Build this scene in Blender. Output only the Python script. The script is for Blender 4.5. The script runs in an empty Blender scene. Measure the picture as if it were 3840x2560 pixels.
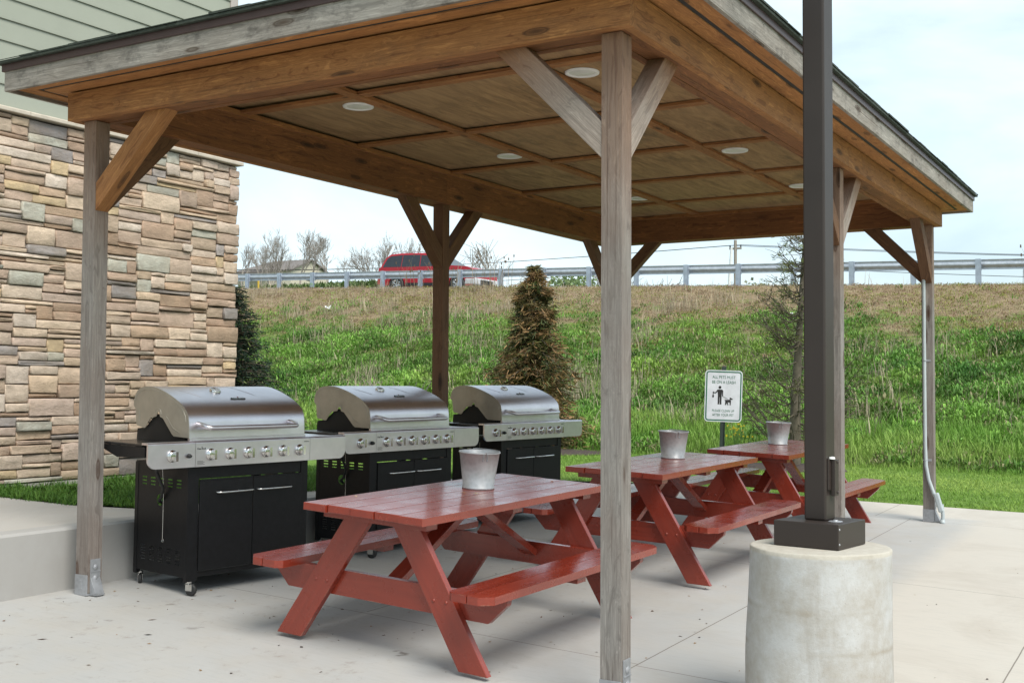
import bpy, bmesh, math, random
import numpy as np
from mathutils import Vector, Matrix, Euler
R=math.radians
rnd=random.Random(7); nr=np.random.default_rng(11)
S=bpy.context.scene; COL=S.collection

# ------------------------------------------------------------------ nodes
class NT:
    def __init__(s,name,rough=.6,metal=0,spec=.5):
        s.m=bpy.data.materials.new(name); s.m.use_nodes=True; s.t=s.m.node_tree
        s.b=s.t.nodes['Principled BSDF']; s.b.inputs['Roughness'].default_value=rough; s.b.inputs['Metallic'].default_value=metal
        s.b.inputs['Specular IOR Level'].default_value=spec
    def n(s,typ,**k):
        x=s.t.nodes.new(typ)
        for a,b in k.items(): setattr(x,a,b)
        return x
    def link(s,a,b): s.t.links.new(a,b)
    def setin(s,node,i,v):
        if isinstance(v,bpy.types.NodeSocket): s.link(v,node.inputs[i])
        else: node.inputs[i].default_value=v
    def coord(s,kind='Object',scale=(1,1,1),loc=(0,0,0),rand=False,rot=(0,0,0)):
        if kind=='World': o=s.n('ShaderNodeNewGeometry').outputs['Position']
        else: o=s.n('ShaderNodeTexCoord').outputs[kind]
        if rand:
            oi=s.n('ShaderNodeObjectInfo').outputs['Random']
            a=s.n('ShaderNodeVectorMath',operation='SCALE'); a.inputs[0].default_value=(37,53,71); s.link(oi,a.inputs['Scale'])
            b=s.n('ShaderNodeVectorMath',operation='ADD'); s.link(o,b.inputs[0]); s.link(a.outputs[0],b.inputs[1]); o=b.outputs[0]
        m=s.n('ShaderNodeMapping'); m.inputs['Scale'].default_value=scale; m.inputs['Location'].default_value=loc; m.inputs['Rotation'].default_value=rot
        s.link(o,m.inputs[0]); return m.outputs[0]
    def noise(s,vec,scale=5,detail=6,rough=.6,dist=0):
        x=s.n('ShaderNodeTexNoise'); s.link(vec,x.inputs['Vector']); x.inputs['Scale'].default_value=scale; x.inputs['Detail'].default_value=detail
        x.inputs['Roughness'].default_value=rough; x.inputs['Distortion'].default_value=dist; return x.outputs['Fac']
    def voro(s,vec,scale=5,feature='F1',rand=1):
        x=s.n('ShaderNodeTexVoronoi',feature=feature); s.link(vec,x.inputs['Vector']); x.inputs['Scale'].default_value=scale; x.inputs['Randomness'].default_value=rand
        return x.outputs['Distance']
    def ramp(s,f,stops,interp='LINEAR'):
        x=s.n('ShaderNodeValToRGB'); x.color_ramp.interpolation=interp; s.link(f,x.inputs[0]); e=x.color_ramp.elements
        while len(e)<len(stops): e.new(.5)
        for i,(p,c) in enumerate(stops):
            e[i].position=p; e[i].color=(c,c,c,1) if isinstance(c,(int,float)) else (*c,1)
        return x.outputs[0]
    def math(s,op,a,b=0,c=0,clamp=False):
        x=s.n('ShaderNodeMath',operation=op,use_clamp=clamp); s.setin(x,0,a); s.setin(x,1,b)
        if op in('MULTIPLY_ADD',): s.setin(x,2,c)
        return x.outputs[0]
    def mix(s,f,a,b,typ='MIX'):
        x=s.n('ShaderNodeMix',data_type='RGBA',blend_type=typ)
        s.setin(x,0,f)
        for i,v in((6,a),(7,b)):
            if isinstance(v,bpy.types.NodeSocket): s.link(v,x.inputs[i])
            else: x.inputs[i].default_value=(*v[:3],1) if not isinstance(v,(int,float)) else (v,v,v,1)
        return x.outputs[2]
    def sep(s,v):
        x=s.n('ShaderNodeSeparateXYZ'); s.link(v,x.inputs[0]); return x.outputs
    def comb(s,x,y,z):
        c=s.n('ShaderNodeCombineXYZ'); s.setin(c,0,x); s.setin(c,1,y); s.setin(c,2,z); return c.outputs[0]
    def attr(s,name): 
        x=s.n('ShaderNodeAttribute'); x.attribute_name=name; return x.outputs['Color']
    def color(s,c): s.setin(s.b,'Base Color',c if isinstance(c,bpy.types.NodeSocket) else (*c,1))
    def bump(s,h,strength=.3,dist=.01):
        x=s.n('ShaderNodeBump'); x.inputs['Strength'].default_value=strength; x.inputs['Distance'].default_value=dist
        s.link(h,x.inputs['Height']); s.link(x.outputs[0],s.b.inputs['Normal']); return x
    def rough(s,v): s.setin(s.b,'Roughness',v)

def plain(name,c,rough=.5,metal=0,var=.12,scale=8,bump=0,spec=.5):
    n=NT(name,rough,metal,spec); v=n.coord('Object',rand=True); f=n.noise(v,scale,5)
    a=tuple(x*(1-var) for x in c); b=tuple(min(1,x*(1+var)) for x in c)
    n.color(n.mix(n.ramp(f,[(.3,0.),(.7,1.)]),a,b))
    if bump: n.bump(n.noise(v,scale*6,4),bump,.004)
    return n.m

def wood(name,dark,light,grey=None,greyrange=None,knot=True,rough=.75,stain=.0,bump=.5):
    # local X runs along the board; greyrange=(x0,x1): weathered grey below x0, fresh above x1
    n=NT(name,rough); v=n.coord('Object',rand=True)
    vg=n.n('ShaderNodeMapping'); vg.inputs['Scale'].default_value=(.9,14,14); n.link(v,vg.inputs[0])
    warp=n.noise(n.coord('Object',(.8,2.5,2.5),rand=True),1.6,3)
    add=n.n('ShaderNodeVectorMath',operation='ADD'); n.link(vg.outputs[0],add.inputs[0]); n.link(n.comb(0.,n.math('MULTIPLY',warp,6.),n.math('MULTIPLY',warp,4.)),add.inputs[1])
    g=n.noise(add.outputs[0],2.2,8,.65)
    fine=n.noise(n.coord('Object',(2.5,90,90),rand=True),2,3)
    base=n.mix(n.ramp(g,[(.36,0.),(.47,.6),(.52,.35),(.64,1.)]),dark,light)
    base=n.mix(n.math('MULTIPLY',n.ramp(fine,[(.4,1.),(.6,0.)]),.35),base,tuple(x*.7 for x in dark))
    col=base
    hgt=n.math('ADD',n.math('MULTIPLY',g,.6),n.math('MULTIPLY',fine,.5))
    if grey is not None:
        gcol=n.mix(n.ramp(g,[(.36,0.),(.48,.7),(.52,.4),(.64,1.)]),tuple(x*.50 for x in grey),grey)
        gcol=n.mix(n.math('MULTIPLY',n.ramp(fine,[(.42,0.),(.60,1.)]),.55),gcol,tuple(x*.42 for x in grey))
        if greyrange:
            x=n.sep(n.coord('Object'))[0]; x=n.math('ADD',x,n.math('MULTIPLY',n.math('SUBTRACT',warp,.5),.5))
            mr=n.n('ShaderNodeMapRange'); n.link(x,mr.inputs[0]); mr.inputs[1].default_value=greyrange[0]; mr.inputs[2].default_value=greyrange[1]
            f=mr.outputs[0]
        else: f=n.ramp(n.noise(n.coord('Object',(.6,3,3),rand=True),1.3,5),[(.5,0.),(.75,.5)])
        col=n.mix(f,gcol,base)
    if knot:
        kv=n.n('ShaderNodeMapping'); kv.inputs['Scale'].default_value=(2.0,8,8); n.link(v,kv.inputs[0])
        vo=n.n('ShaderNodeTexVoronoi'); n.link(kv.outputs[0],vo.inputs['Vector']); vo.inputs['Scale'].default_value=1.1
        kd=n.ramp(vo.outputs['Distance'],[(.06,1.),(.13,.55),(.15,.85),(.18,.15),(.26,0.)])
        col=n.mix(kd,col,tuple(x*.22 for x in dark))
    ck=n.ramp(n.noise(n.coord('Object',(.45,75,75),rand=True),1.5,4,.6),[(.63,0.),(.70,1.)])
    col=n.mix(n.math('MULTIPLY',ck,.55),col,tuple(x*.25 for x in dark))
    hgt=n.math('SUBTRACT',hgt,ck)
    if stain:
        st=n.ramp(n.noise(n.coord('Object',(2.2,3.5,3.5),rand=True),2.5,8,.72),[(.5,0.),(.68,1.)])
        col=n.mix(n.math('MULTIPLY',st,stain),col,(.035,.035,.034))
    blot=n.noise(n.coord('Object',(.8,1.5,1.5),rand=True),2,3)
    col=n.mix(n.math('MULTIPLY',n.ramp(blot,[(.3,1.),(.7,0.)]),.35),col,tuple(x*.55 for x in dark))
    n.color(col); n.bump(hgt,bump,.003); return n.m

M={}
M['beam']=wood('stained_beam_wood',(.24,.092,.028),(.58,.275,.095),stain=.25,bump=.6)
M['beam_in']=wood('shaded_inner_beam_wood',(.13,.046,.015),(.37,.15,.05))  # darker than the outer beams: dimness under the roof put into the colour
M['batten']=wood('batten_wood',(.19,.070,.020),(.47,.21,.068))
M['post']=wood('weathered_post_wood',(.19,.08,.035),(.38,.20,.10),grey=(.335,.315,.29),greyrange=(1.9,3.1))
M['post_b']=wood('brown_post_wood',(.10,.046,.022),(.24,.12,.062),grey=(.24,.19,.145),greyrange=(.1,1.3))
M['brace']=wood('brace_wood',(.21,.085,.035),(.37,.19,.09),grey=(.50,.42,.36),greyrange=(.3,.8),knot=False)
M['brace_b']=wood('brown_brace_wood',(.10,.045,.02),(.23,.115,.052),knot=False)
M['fascia']=wood('weathered_fascia_wood',(.18,.10,.05),(.3,.2,.11),grey=(.43,.395,.35),greyrange=(90,91),stain=.75)
M['soffit']=wood('soffit_wood',(.30,.12,.035),(.62,.29,.095),stain=.2)
def ply():
    n=NT('ceiling_plywood',.85); v=n.coord('Object',(1,1,1))
    g=n.noise(n.coord('Object',(7,1.2,7)),2.5,8,.65,.6); col=n.mix(n.ramp(g,[(.3,0.),(.7,1.)]),(.15,.085,.036),(.40,.25,.115))
    bl=n.ramp(n.noise(v,1.1,5,.6),[(.35,0.),(.7,1.)]); col=n.mix(n.math('MULTIPLY',bl,.5),col,(.31,.20,.10))
    st=n.ramp(n.noise(n.coord('Object',(1.6,1,1)),2.2,9,.75),[(.55,0.),(.72,1.)]); col=n.mix(n.math('MULTIPLY',st,.6),col,(.06,.05,.035))
    n.color(col); n.bump(g,.15,.003); return n.m
M['ply']=ply()
def red():
    n=NT('red_barn_paint',.3); v=n.coord('Object',rand=True)
    g=n.noise(n.coord('Object',(1.2,22,22),rand=True),2,7,.6,.4)
    col=n.mix(n.ramp(g,[(.25,0.),(.75,1.)]),(.165,.020,.010),(.275,.036,.017))
    w=n.ramp(n.noise(n.coord('Object',(2,14,14),rand=True),3.2,9,.75),[(.72,0.),(.78,1.)]); col=n.mix(n.math('MULTIPLY',w,.4),col,(.42,.20,.15))
    dv=n.ramp(n.noise(v,2.5,5),[(.4,0.),(.7,1.)]); col=n.mix(n.math('MULTIPLY',dv,.35),col,(.16,.02,.014))
    oi=n.n('ShaderNodeObjectInfo').outputs['Random']; col=n.mix(n.math('MULTIPLY',oi,.35),col,(.29,.046,.026))

    # worn arrises: bare timber shows along some edges
    bv=n.n('ShaderNodeBevel'); bv.samples=4; bv.inputs['Radius'].default_value=.005; tn=n.n('ShaderNodeNewGeometry').outputs['True Normal']
    dt=n.n('ShaderNodeVectorMath',operation='DOT_PRODUCT'); n.link(bv.outputs[0],dt.inputs[0]); n.link(tn,dt.inputs[1])
    ed=n.math('MULTIPLY',n.ramp(dt.outputs['Value'],[(.90,1.),(.985,0.)]),n.ramp(n.noise(v,16,6,.7),[(.56,0.),(.62,1.)]))
    col=n.mix(n.math('MULTIPLY',ed,.7),col,(.45,.27,.19))
    n.color(col); n.rough(n.ramp(n.noise(v,6,6),[(.3,.16),(.75,.42)])); n.b.inputs['Coat Weight'].default_value=.35; n.b.inputs['Coat Roughness'].default_value=.12; n.bump(g,.25,.004); return n.m
M['red']=red()
def steel(name,c=(.78,.74,.77),r=.34,axis=(1,260,260),bump=.0):
    n=NT(name,r,1.0); f=n.noise(n.coord('Object',axis),4,4); n.rough(n.ramp(f,[(.3,r*.85),(.7,r*1.2)]))
    d=n.noise(n.coord('Object'),5,5); n.color(n.mix(n.ramp(d,[(.35,0.),(.7,1.)]),tuple(x*.85 for x in c),c)); return n.m
M['steel']=steel('brushed_stainless_steel'); M['chrome']=steel('polished_chrome',(.75,.74,.72),.12,(1,1,1),.0)
M['lidend']=plain('greyed_lid_end_metal',(.38,.355,.30),.36,.5,.18,5)
M['black']=plain('black_powder_coat',(.007,.007,.008),.42,0,.3,30,.1,spec=.28)
M['shelf']=plain('black_glossy_shelf',(.015,.015,.016),.22,0,.3,20)
M['rubber']=plain('black_rubber',(.02,.02,.02),.6)
M['darkin']=plain('dark_firebox_metal',(.01,.009,.008),.7)
def galv(name,c=(.55,.56,.57),r=.36,m=.9):
    n=NT(name,r,m); v=n.coord('Object',rand=True); f=n.voro(v,45); g=n.noise(v,7,6)
    col=n.mix(n.ramp(g,[(.35,0.),(.7,1.)]),tuple(x*.7 for x in c),c); col=n.mix(n.math('MULTIPLY',n.ramp(f,[(.2,0.),(.7,1.)]),.25),col,tuple(min(1,x*1.3) for x in c))
    n.color(col); n.rough(n.ramp(g,[(.3,r*.8),(.7,r*1.3)])); return n.m
M['galv']=galv('galvanised_steel',(.50,.51,.52),.45,.35); M['bracket']=galv('zinc_bracket',(.42,.43,.45),.5,.6); M['rail']=galv('guardrail_zinc',(.50,.53,.57),.45,.55)
M['railpost']=galv('guardrail_post_zinc',(.42,.48,.56),.6,.3)
M['drip']=plain('brown_drip_metal',(.075,.045,.045),.4,.2)
M['bronze']=plain('dark_bronze_paint',(.038,.029,.025),.4,0,.10,3,spec=.35)
M['white']=plain('white_plastic',(.75,.75,.73),.4)
M['lens']=plain('frosted_light_lens',(.62,.62,.58),.35)
M['pvc']=plain('pale_grey_pvc',(.42,.47,.48),.4,0,.06)
M['vent']=plain('black_soffit_vent',(.02,.02,.02),.7)
def conc(name,patio=False,c=(.435,.432,.42),tan=(.52,.48,.42)):
    n=NT(name,.85,0,.3); w=n.coord('World'); s=n.sep(w)
    big=n.noise(w,.55,5,.55); med=n.noise(w,3.2,7,.62); fine=n.noise(w,160,3)
    col=n.mix(n.ramp(big,[(.32,0.),(.7,1.)]),tuple(x*.86 for x in c),c)
    col=n.mix(n.math('MULTIPLY',n.ramp(med,[(.42,0.),(.7,1.)]),.4),col,tuple(x*.8 for x in tan))
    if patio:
        # weathered, tan concrete beyond the drip line; under-roof grey also darkened as painted shade
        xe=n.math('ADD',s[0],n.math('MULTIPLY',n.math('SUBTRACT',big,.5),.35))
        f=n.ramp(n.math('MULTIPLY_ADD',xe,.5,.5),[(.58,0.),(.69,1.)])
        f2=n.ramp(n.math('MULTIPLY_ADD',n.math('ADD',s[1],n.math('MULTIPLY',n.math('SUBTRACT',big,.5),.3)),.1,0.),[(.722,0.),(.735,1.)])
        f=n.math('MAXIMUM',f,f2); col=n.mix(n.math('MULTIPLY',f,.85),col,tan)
        # brushed streaks and small dark drips
        br=n.noise(n.coord('World',(3,26,1)),2,5,.7); col=n.mix(n.math('MULTIPLY',n.ramp(br,[(.5,0.),(.8,1.)]),.3),col,tuple(x*.6 for x in c))
        sp=n.voro(n.coord('World',(1,.8,1)),3.0); spn=n.noise(w,5,4); spm=n.math('MULTIPLY',n.ramp(n.math('ADD',sp,n.math('MULTIPLY',n.math('SUBTRACT',n.noise(w,14,5),.5),.34)),[(.07,1.),(.15,0.)]),n.ramp(spn,[(.50,0.),(.56,1.)]))
        left=n.ramp(n.math('MULTIPLY_ADD',s[0],-.2,.2),[(.25,.0),(.45,1.)])
        col=n.mix(n.math('MULTIPLY',n.math('MULTIPLY',spm,left),.75),col,(.12,.10,.085))
        sp2=n.ramp(n.noise(n.coord('World',(1.4,1,1)),9,8,.75),[(.57,0.),(.70,1.)]); col=n.mix(n.math('MULTIPLY',n.math('MULTIPLY',sp2,left),.45),col,(.2,.16,.13))
        pk=n.ramp(n.voro(w,38),[(.05,1.),(.11,0.)]); pk=n.math('MULTIPLY',pk,n.ramp(n.noise(w,9,3),[(.55,0.),(.62,1.)])); col=n.mix(n.math('MULTIPLY',pk,.5),col,(.2,.17,.14))
        # tooled joints
        def line(axis,at,lo,hi,wd=.0035):
            d=n.math('ABSOLUTE',n.math('SUBTRACT',n.math('ADD',s[axis],n.math('MULTIPLY',n.math('SUBTRACT',med,.5),.006)),at))
            a=n.math('LESS_THAN',d,wd); o=s[1-axis]
            return n.math('MULTIPLY',a,n.math('MULTIPLY',n.math('GREATER_THAN',o,lo),n.math('LESS_THAN',o,hi)))
        ls=None
        for a in((0,-.30,-3,7.05),(0,-.63,7.05,9),(1,.77,-3.4,-.30),(1,.74,-.30,1.23),(1,3.70,-.3,4),(0,1.23,-4,9),(0,-1.95,.8,8.3),(1,3.72,-3.5,-.3),(1,6.95,-4,4)):
            l=line(*a); ls=l if ls is None else n.math('MAXIMUM',ls,l)
        col=n.mix(n.math('MULTIPLY',ls,.75),col,(.12,.10,.08))
    gst=n.noise(n.coord('World',(1,1,1),loc=(3,1,0)),.9,6,.7,.8); col=n.mix(n.math('MULTIPLY',n.ramp(gst,[(.5,0.),(.7,1.)]),.28),col,(.30,.25,.20))
    n.color(col); n.bump(n.math('ADD',n.math('MULTIPLY',fine,.5),med),.22,.004); return n.m
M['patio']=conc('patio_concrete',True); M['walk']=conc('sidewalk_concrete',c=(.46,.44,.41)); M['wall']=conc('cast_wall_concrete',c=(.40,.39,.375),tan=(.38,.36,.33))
def pier():
    n=NT('stained_pier_concrete',.85,0,.3); v=n.coord('Object'); s=n.sep(v)
    a=n.noise(v,5.,9,.72); col=n.mix(n.ramp(a,[(.34,0.),(.60,1.)]),(.36,.33,.285),(.48,.48,.47)); pt=n.ramp(n.voro(v,60),[(.06,1.),(.14,0.)]); pt=n.math('MULTIPLY',pt,n.ramp(n.noise(v,11,3),[(.5,0.),(.58,1.)])); col=n.mix(n.math('MULTIPLY',pt,.6),col,(.2,.18,.15))
    z=n.math('ADD',s[2],n.math('MULTIPLY',n.math('SUBTRACT',n.noise(v,4,4),.5),.03))
    for zz in (.47,.63): 
        b=n.ramp(n.math('ABSOLUTE',n.math('SUBTRACT',z,zz-.10)),[(.0,1.),(.016,0.)]); b=n.math('MULTIPLY',b,n.ramp(n.noise(v,3,3),[(.4,0.),(.6,1.)])); col=n.mix(n.math('MULTIPLY',b,.65),col,(.27,.225,.16))
    st=n.ramp(n.noise(n.coord('Object',(6,6,.8)),1.6,6,.7),[(.55,0.),(.74,1.)]); col=n.mix(n.math('MULTIPLY',st,.35),col,(.26,.22,.17))
    up=n.ramp(s[2],[(.738,0.),(.743,1.)]); top=n.mix(n.ramp(n.noise(v,30,4),[(.3,0.),(.7,1.)]),(.42,.385,.325),(.49,.46,.40)); col=n.mix(up,col,top)
    n.color(col); n.bump(n.noise(v,22,8,.75),.45,.008); return n.m
M['pier']=pier()
def stone():
    n=NT('ledge_stone',.85,0,.25); v=n.coord('Object'); base=n.attr('Col'); a=n.noise(v,7,7,.65); b=n.noise(v,40,5,.7)
    col=n.mix(n.math('MULTIPLY',n.ramp(a,[(.35,1.),(.65,0.)]),.35),base,(.22,.17,.13))
    col=n.mix(n.math('MULTIPLY',n.ramp(n.noise(v,3.1,5),[(.5,0.),(.75,1.)]),.35),col,(.50,.40,.28))
    e_=n.noise(n.coord('Object',(1,1,2.2)),16,7,.75); col=n.mix(n.math('MULTIPLY',n.ramp(e_,[(.42,1.),(.56,0.)]),.20),col,(.26,.19,.13)); n.color(col); n.bump(n.math('ADD',n.math('ADD',a,n.math('MULTIPLY',b,.6)),e_),.5,.025); return n.m
M['stone']=stone(); M['gap']=plain('dark_stone_gap',(.05,.036,.028),.9); M['sill']=plain('cast_sill_stone',(.50,.44,.36),.85,0,.15,10,.3)
M['siding']=plain('sage_lap_siding',(.31,.325,.265),.6,0,.04,2,.1); M['trim']=plain('taupe_trim',(.42,.37,.34),.5)
M['shingle']=plain('dark_green_shingle',(.035,.045,.035),.9,0,.4,30,.5)
def veg(name,rough=.55,trans=.25):
    n=NT(name,rough,0,.25); c=n.attr('Col'); n.color(c)
    if trans:
        t=n.n('ShaderNodeBsdfTranslucent'); n.link(c,t.inputs[0]); m=n.n('ShaderNodeMixShader'); m.inputs[0].default_value=trans
        n.link(n.b.outputs[0],m.inputs[1]); n.link(t.outputs[0],m.inputs[2]); n.link(m.outputs[0],n.t.nodes['Material Output'].inputs[0])
    return n.m
M['veg']=veg('leafy_green'); M['needle']=veg('conifer_needles',.6,.1)
M['bark']=plain('grey_brown_bark',(.13,.11,.08),.9,0,.35,12,.5); M['fbark']=plain('pale_bare_bark',(.30,.265,.23),.9)
M['mulch']=plain('dark_bark_mulch',(.055,.038,.030),.95,0,.5,25,.8)
def ground():
    n=NT('earth_and_turf',.95,0,.1); w=n.coord('World'); s=n.sep(w)
    t=n.noise(w,.9,6,.65); u=n.noise(w,5,6,.7)
    green=n.mix(n.ramp(u,[(.3,0.),(.7,1.)]),(.07,.13,.025),(.16,.25,.05))
    dry=n.mix(n.ramp(u,[(.3,0.),(.7,1.)]),(.16,.115,.072),(.33,.255,.16))
    k=n.math('ADD',n.math('MULTIPLY_ADD',s[1],1/19.,-14/19.),n.math('MULTIPLY',n.math('SUBTRACT',t,.5),1.0))
    col=n.mix(n.ramp(k,[(.62,0.),(.76,1.)]),green,dry)
    gr=n.ramp(n.math('MULTIPLY_ADD',s[1],.1,-2.8),[(.485,0.),(.51,1.)]); rd=n.mix(u,(.16,.15,.14),(.30,.28,.26)); col=n.mix(gr,col,rd)
    far=n.ramp(n.math('MULTIPLY_ADD',s[1],.1,-4.),[(.62,0.),(.7,1.)]); col=n.mix(far,col,n.mix(u,(.06,.10,.03),(.13,.16,.06)))
    n.color(col); n.bump(u,.6,.05); return n.m
M['ground']=ground(); M['asphalt']=plain('worn_asphalt',(.07,.07,.068),.9,0,.2,6,.3)

# ------------------------------------------------------------------ mesh helpers
def mesh_obj(name,verts,faces,mats,parent=None,smooth=False,midx=None,bevel=0):
    me=bpy.data.meshes.new(name); me.from_pydata([tuple(v) for v in verts],[],faces)
    if not isinstance(mats,(list,tuple)): mats=[mats]
    for m in mats: me.materials.append(m)
    if midx is not None: me.polygons.foreach_set('material_index',midx)
    if smooth: me.polygons.foreach_set('use_smooth',[True]*len(me.polygons))
    o=bpy.data.objects.new(name,me); COL.objects.link(o)
    if parent is not None: o.parent=parent
    if bevel:
        b=o.modifiers.new('b','BEVEL'); b.width=bevel; b.segments=2; b.limit_method='ANGLE'; b.angle_limit=R(35)
    return o
class MB:
    def __init__(s): s.v=[]; s.f=[]; s.mi=[]; s.sm=[]
    def add(s,vs,fs,mi=0,sm=False):
        k=len(s.v); s.v+= [tuple(v) for v in vs]; s.f+=[tuple(i+k for i in f) for f in fs]; s.mi+=[mi]*len(fs); s.sm+=[sm]*len(fs); return s
    def box(s,x0,x1,y0,y1,z0,z1,mi=0,T=None):
        v=[Vector(p) for p in((x0,y0,z0),(x1,y0,z0),(x1,y1,z0),(x0,y1,z0),(x0,y0,z1),(x1,y0,z1),(x1,y1,z1),(x0,y1,z1))]
        if T is not None: v=[T@p for p in v]
        return s.add(v,[(0,3,2,1),(4,5,6,7),(0,1,5,4),(1,2,6,5),(2,3,7,6),(3,0,4,7)],mi)
    def prism(s,poly,a,b,axis='y',mi=0,T=None,sm=False):
        # poly in the two other axes, extruded along axis from a to b
        def P(p,t):
            q={'x':(t,p[0],p[1]),'y':(p[0],t,p[1]),'z':(p[0],p[1],t)}[axis]; q=Vector(q); return T@q if T is not None else q
        n=len(poly); vs=[P(p,a) for p in poly]+[P(p,b) for p in poly]
        s.add(vs,[tuple(range(n)),tuple(range(2*n-1,n-1,-1))],mi); 
        s.add(vs,[(i,i+n,(i+1)%n+n,(i+1)%n) for i in range(n)],mi,sm); return s
    def tube(s,pts,r,n=8,mi=0,caps=True,sm=True):
        pts=[Vector(p) for p in pts]; rs=r if isinstance(r,(list,tuple)) else [r]*len(pts); vs=[]; up=None
        for i,p in enumerate(pts):
            d=(pts[min(i+1,len(pts)-1)]-pts[max(i-1,0)]).normalized()
            if up is None: up=Vector((0,0,1)) if abs(d.z)<.9 else Vector((1,0,0))
            a=d.cross(up).normalized(); b=a.cross(d).normalized(); up=b
            vs+=[p+(a*math.cos(2*math.pi*j/n)+b*math.sin(2*math.pi*j/n))*rs[i] for j in range(n)]
        fs=[(i*n+j,i*n+(j+1)%n,(i+1)*n+(j+1)%n,(i+1)*n+j) for i in range(len(pts)-1) for j in range(n)]
        s.add(vs,fs,mi,sm)
        if caps: s.add(vs,[tuple(range(n-1,-1,-1)),tuple(range((len(pts)-1)*n,len(pts)*n))],mi)
        return s
    def lathe(s,prof,n=32,c=(0,0,0),mi=0,axis='z',sm=True,jit=None):
        c=Vector(c); vs=[]
        for k,(r,h) in enumerate(prof):
            for j in range(n):
                a=2*math.pi*j/n; rr=r+(jit(a,h) if jit else 0); q=(rr*math.cos(a),rr*math.sin(a),h)
                if axis=='y': q=(q[0],q[2],q[1])
                if axis=='x': q=(q[2],q[0],q[1])
                vs.append(c+Vector(q))
        fs=[(i*n+j,i*n+(j+1)%n,(i+1)*n+(j+1)%n,(i+1)*n+j) for i in range(len(prof)-1) for j in range(n)]
        return s.add(vs,fs,mi,sm)
    def build(s,name,mats,parent=None,bevel=0,loc=None,rot=None):
        o=mesh_obj(name,s.v,s.f,mats,parent,False,s.mi,bevel); o.data.polygons.foreach_set('use_smooth',s.sm)
        bm=bmesh.new(); bm.from_mesh(o.data); bmesh.ops.recalc_face_normals(bm,faces=bm.faces); bm.to_mesh(o.data); bm.free()
        if loc is not None: o.location=loc
        if rot is not None: o.rotation_euler=rot
        return o
def tag(o,label=None,cat=None,group=None,kind=None):
    if label: o['label']=label
    if cat: o['category']=cat
    if group: o['group']=group
    if kind: o['kind']=kind
    return o
def empty(name,loc,label,cat,group=None,mat=None):
    o=bpy.data.objects.new(name,None); COL.objects.link(o); o.empty_display_size=.2
    if mat is not None: o.matrix_world=mat
    else: o.location=loc
    return tag(o,label,cat,group)
def copy_tree(o,parent=None):
    c=o.copy(); COL.objects.link(c)
    if parent is not None: c.parent=parent
    for ch in list(o.children): copy_tree(ch,c)
    return c
def timber(name,a,b,w,h,mat,parent,up=(0,0,1),bevel=.003,cut=(0,0)):
    # board from a to b, local X along it; w across, h in the up direction
    a=Vector(a); b=Vector(b); x=(b-a); L=x.length; x.normalize(); u=Vector(up); y=u.cross(x).normalized(); z=x.cross(y)
    poly=[(0,-h/2),(L,-h/2),(L-cut[1],h/2),(cut[0],h/2)] if (cut[0]or cut[1]) else [(0,-h/2),(L,-h/2),(L,h/2),(0,h/2)]
    mb=MB(); mb.prism(poly,-w/2,w/2,'y'); o=mb.build(name,mat,parent,bevel)
    m=Matrix((x,y,z)).transposed().to_4x4(); m.translation=a
    global LASTM
    LASTM=m.copy()
    if parent is not None: m=parent.matrix_world.inverted()@m
    o.matrix_local=m; return o
def text_mesh(s,size,depth=.001):
    c=bpy.data.curves.new('t','FONT'); c.body=s; c.size=size; c.align_x='CENTER'; c.align_y='CENTER'; c.extrude=depth; c.resolution_u=3
    o=bpy.data.objects.new('t',c); COL.objects.link(o); bpy.context.view_layer.update()
    me=bpy.data.meshes.new_from_object(o.evaluated_get(bpy.context.evaluated_depsgraph_get())); vs=[v.co.copy() for v in me.vertices]; fs=[tuple(p.vertices) for p in me.polygons]
    bpy.data.objects.remove(o); bpy.data.curves.remove(c); bpy.data.meshes.remove(me); return vs,fs
def soup(name,P,F,C,mat,parent=None,smooth=False):
    # numpy mesh with per-vertex colours
    me=bpy.data.meshes.new(name); P=np.asarray(P,np.float32); F=np.asarray(F,np.int32); n=F.shape[1]
    me.vertices.add(len(P)); me.vertices.foreach_set('co',P.ravel()); me.loops.add(F.size); me.loops.foreach_set('vertex_index',F.ravel())
    me.polygons.add(len(F)); me.polygons.foreach_set('loop_start',np.arange(0,F.size,n,dtype=np.int32)); me.polygons.foreach_set('loop_total',np.full(len(F),n,np.int32))
    me.update(calc_edges=True); a=me.color_attributes.new('Col','FLOAT_COLOR','POINT')
    C4=np.ones((len(P),4),np.float32); C4[:,:3]=C; a.data.foreach_set('color',C4.ravel()); me.materials.append(mat)
    o=bpy.data.objects.new(name,me); COL.objects.link(o)
    if parent is not None: o.parent=parent
    return o
def blades(B,H,W,az,lean,C,tipc=1.15):
    # B base points (n,3); each blade two quads, bending over
    n=len(B); d=np.c_[np.cos(az),np.sin(az),np.zeros(n)]; sd=np.c_[-np.sin(az),np.cos(az),np.zeros(n)]
    P=np.zeros((n,6,3)); ks=((0,0,.6),(.55,.3,1.),(1.,1.,.12))
    for i,(t,l,w) in enumerate(ks):
        c=B+d*(lean*H*l)[:,None]; c[:,2]+=H*t*np.sqrt(np.maximum(.05,1-(lean*l)**2*.6)); P[:,2*i]=c-sd*(W*w/2)[:,None]; P[:,2*i+1]=c+sd*(W*w/2)[:,None]
    k=np.arange(n)[:,None]*6; F=np.concatenate([k+np.array([[0,1,3,2]]),k+np.array([[2,3,5,4]])])
    CC=np.repeat(C[:,None,:],6,1)*np.array([.8,.8,1,1,tipc,tipc])[None,:,None]
    return P.reshape(-1,3),F,CC.reshape(-1,3)

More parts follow.
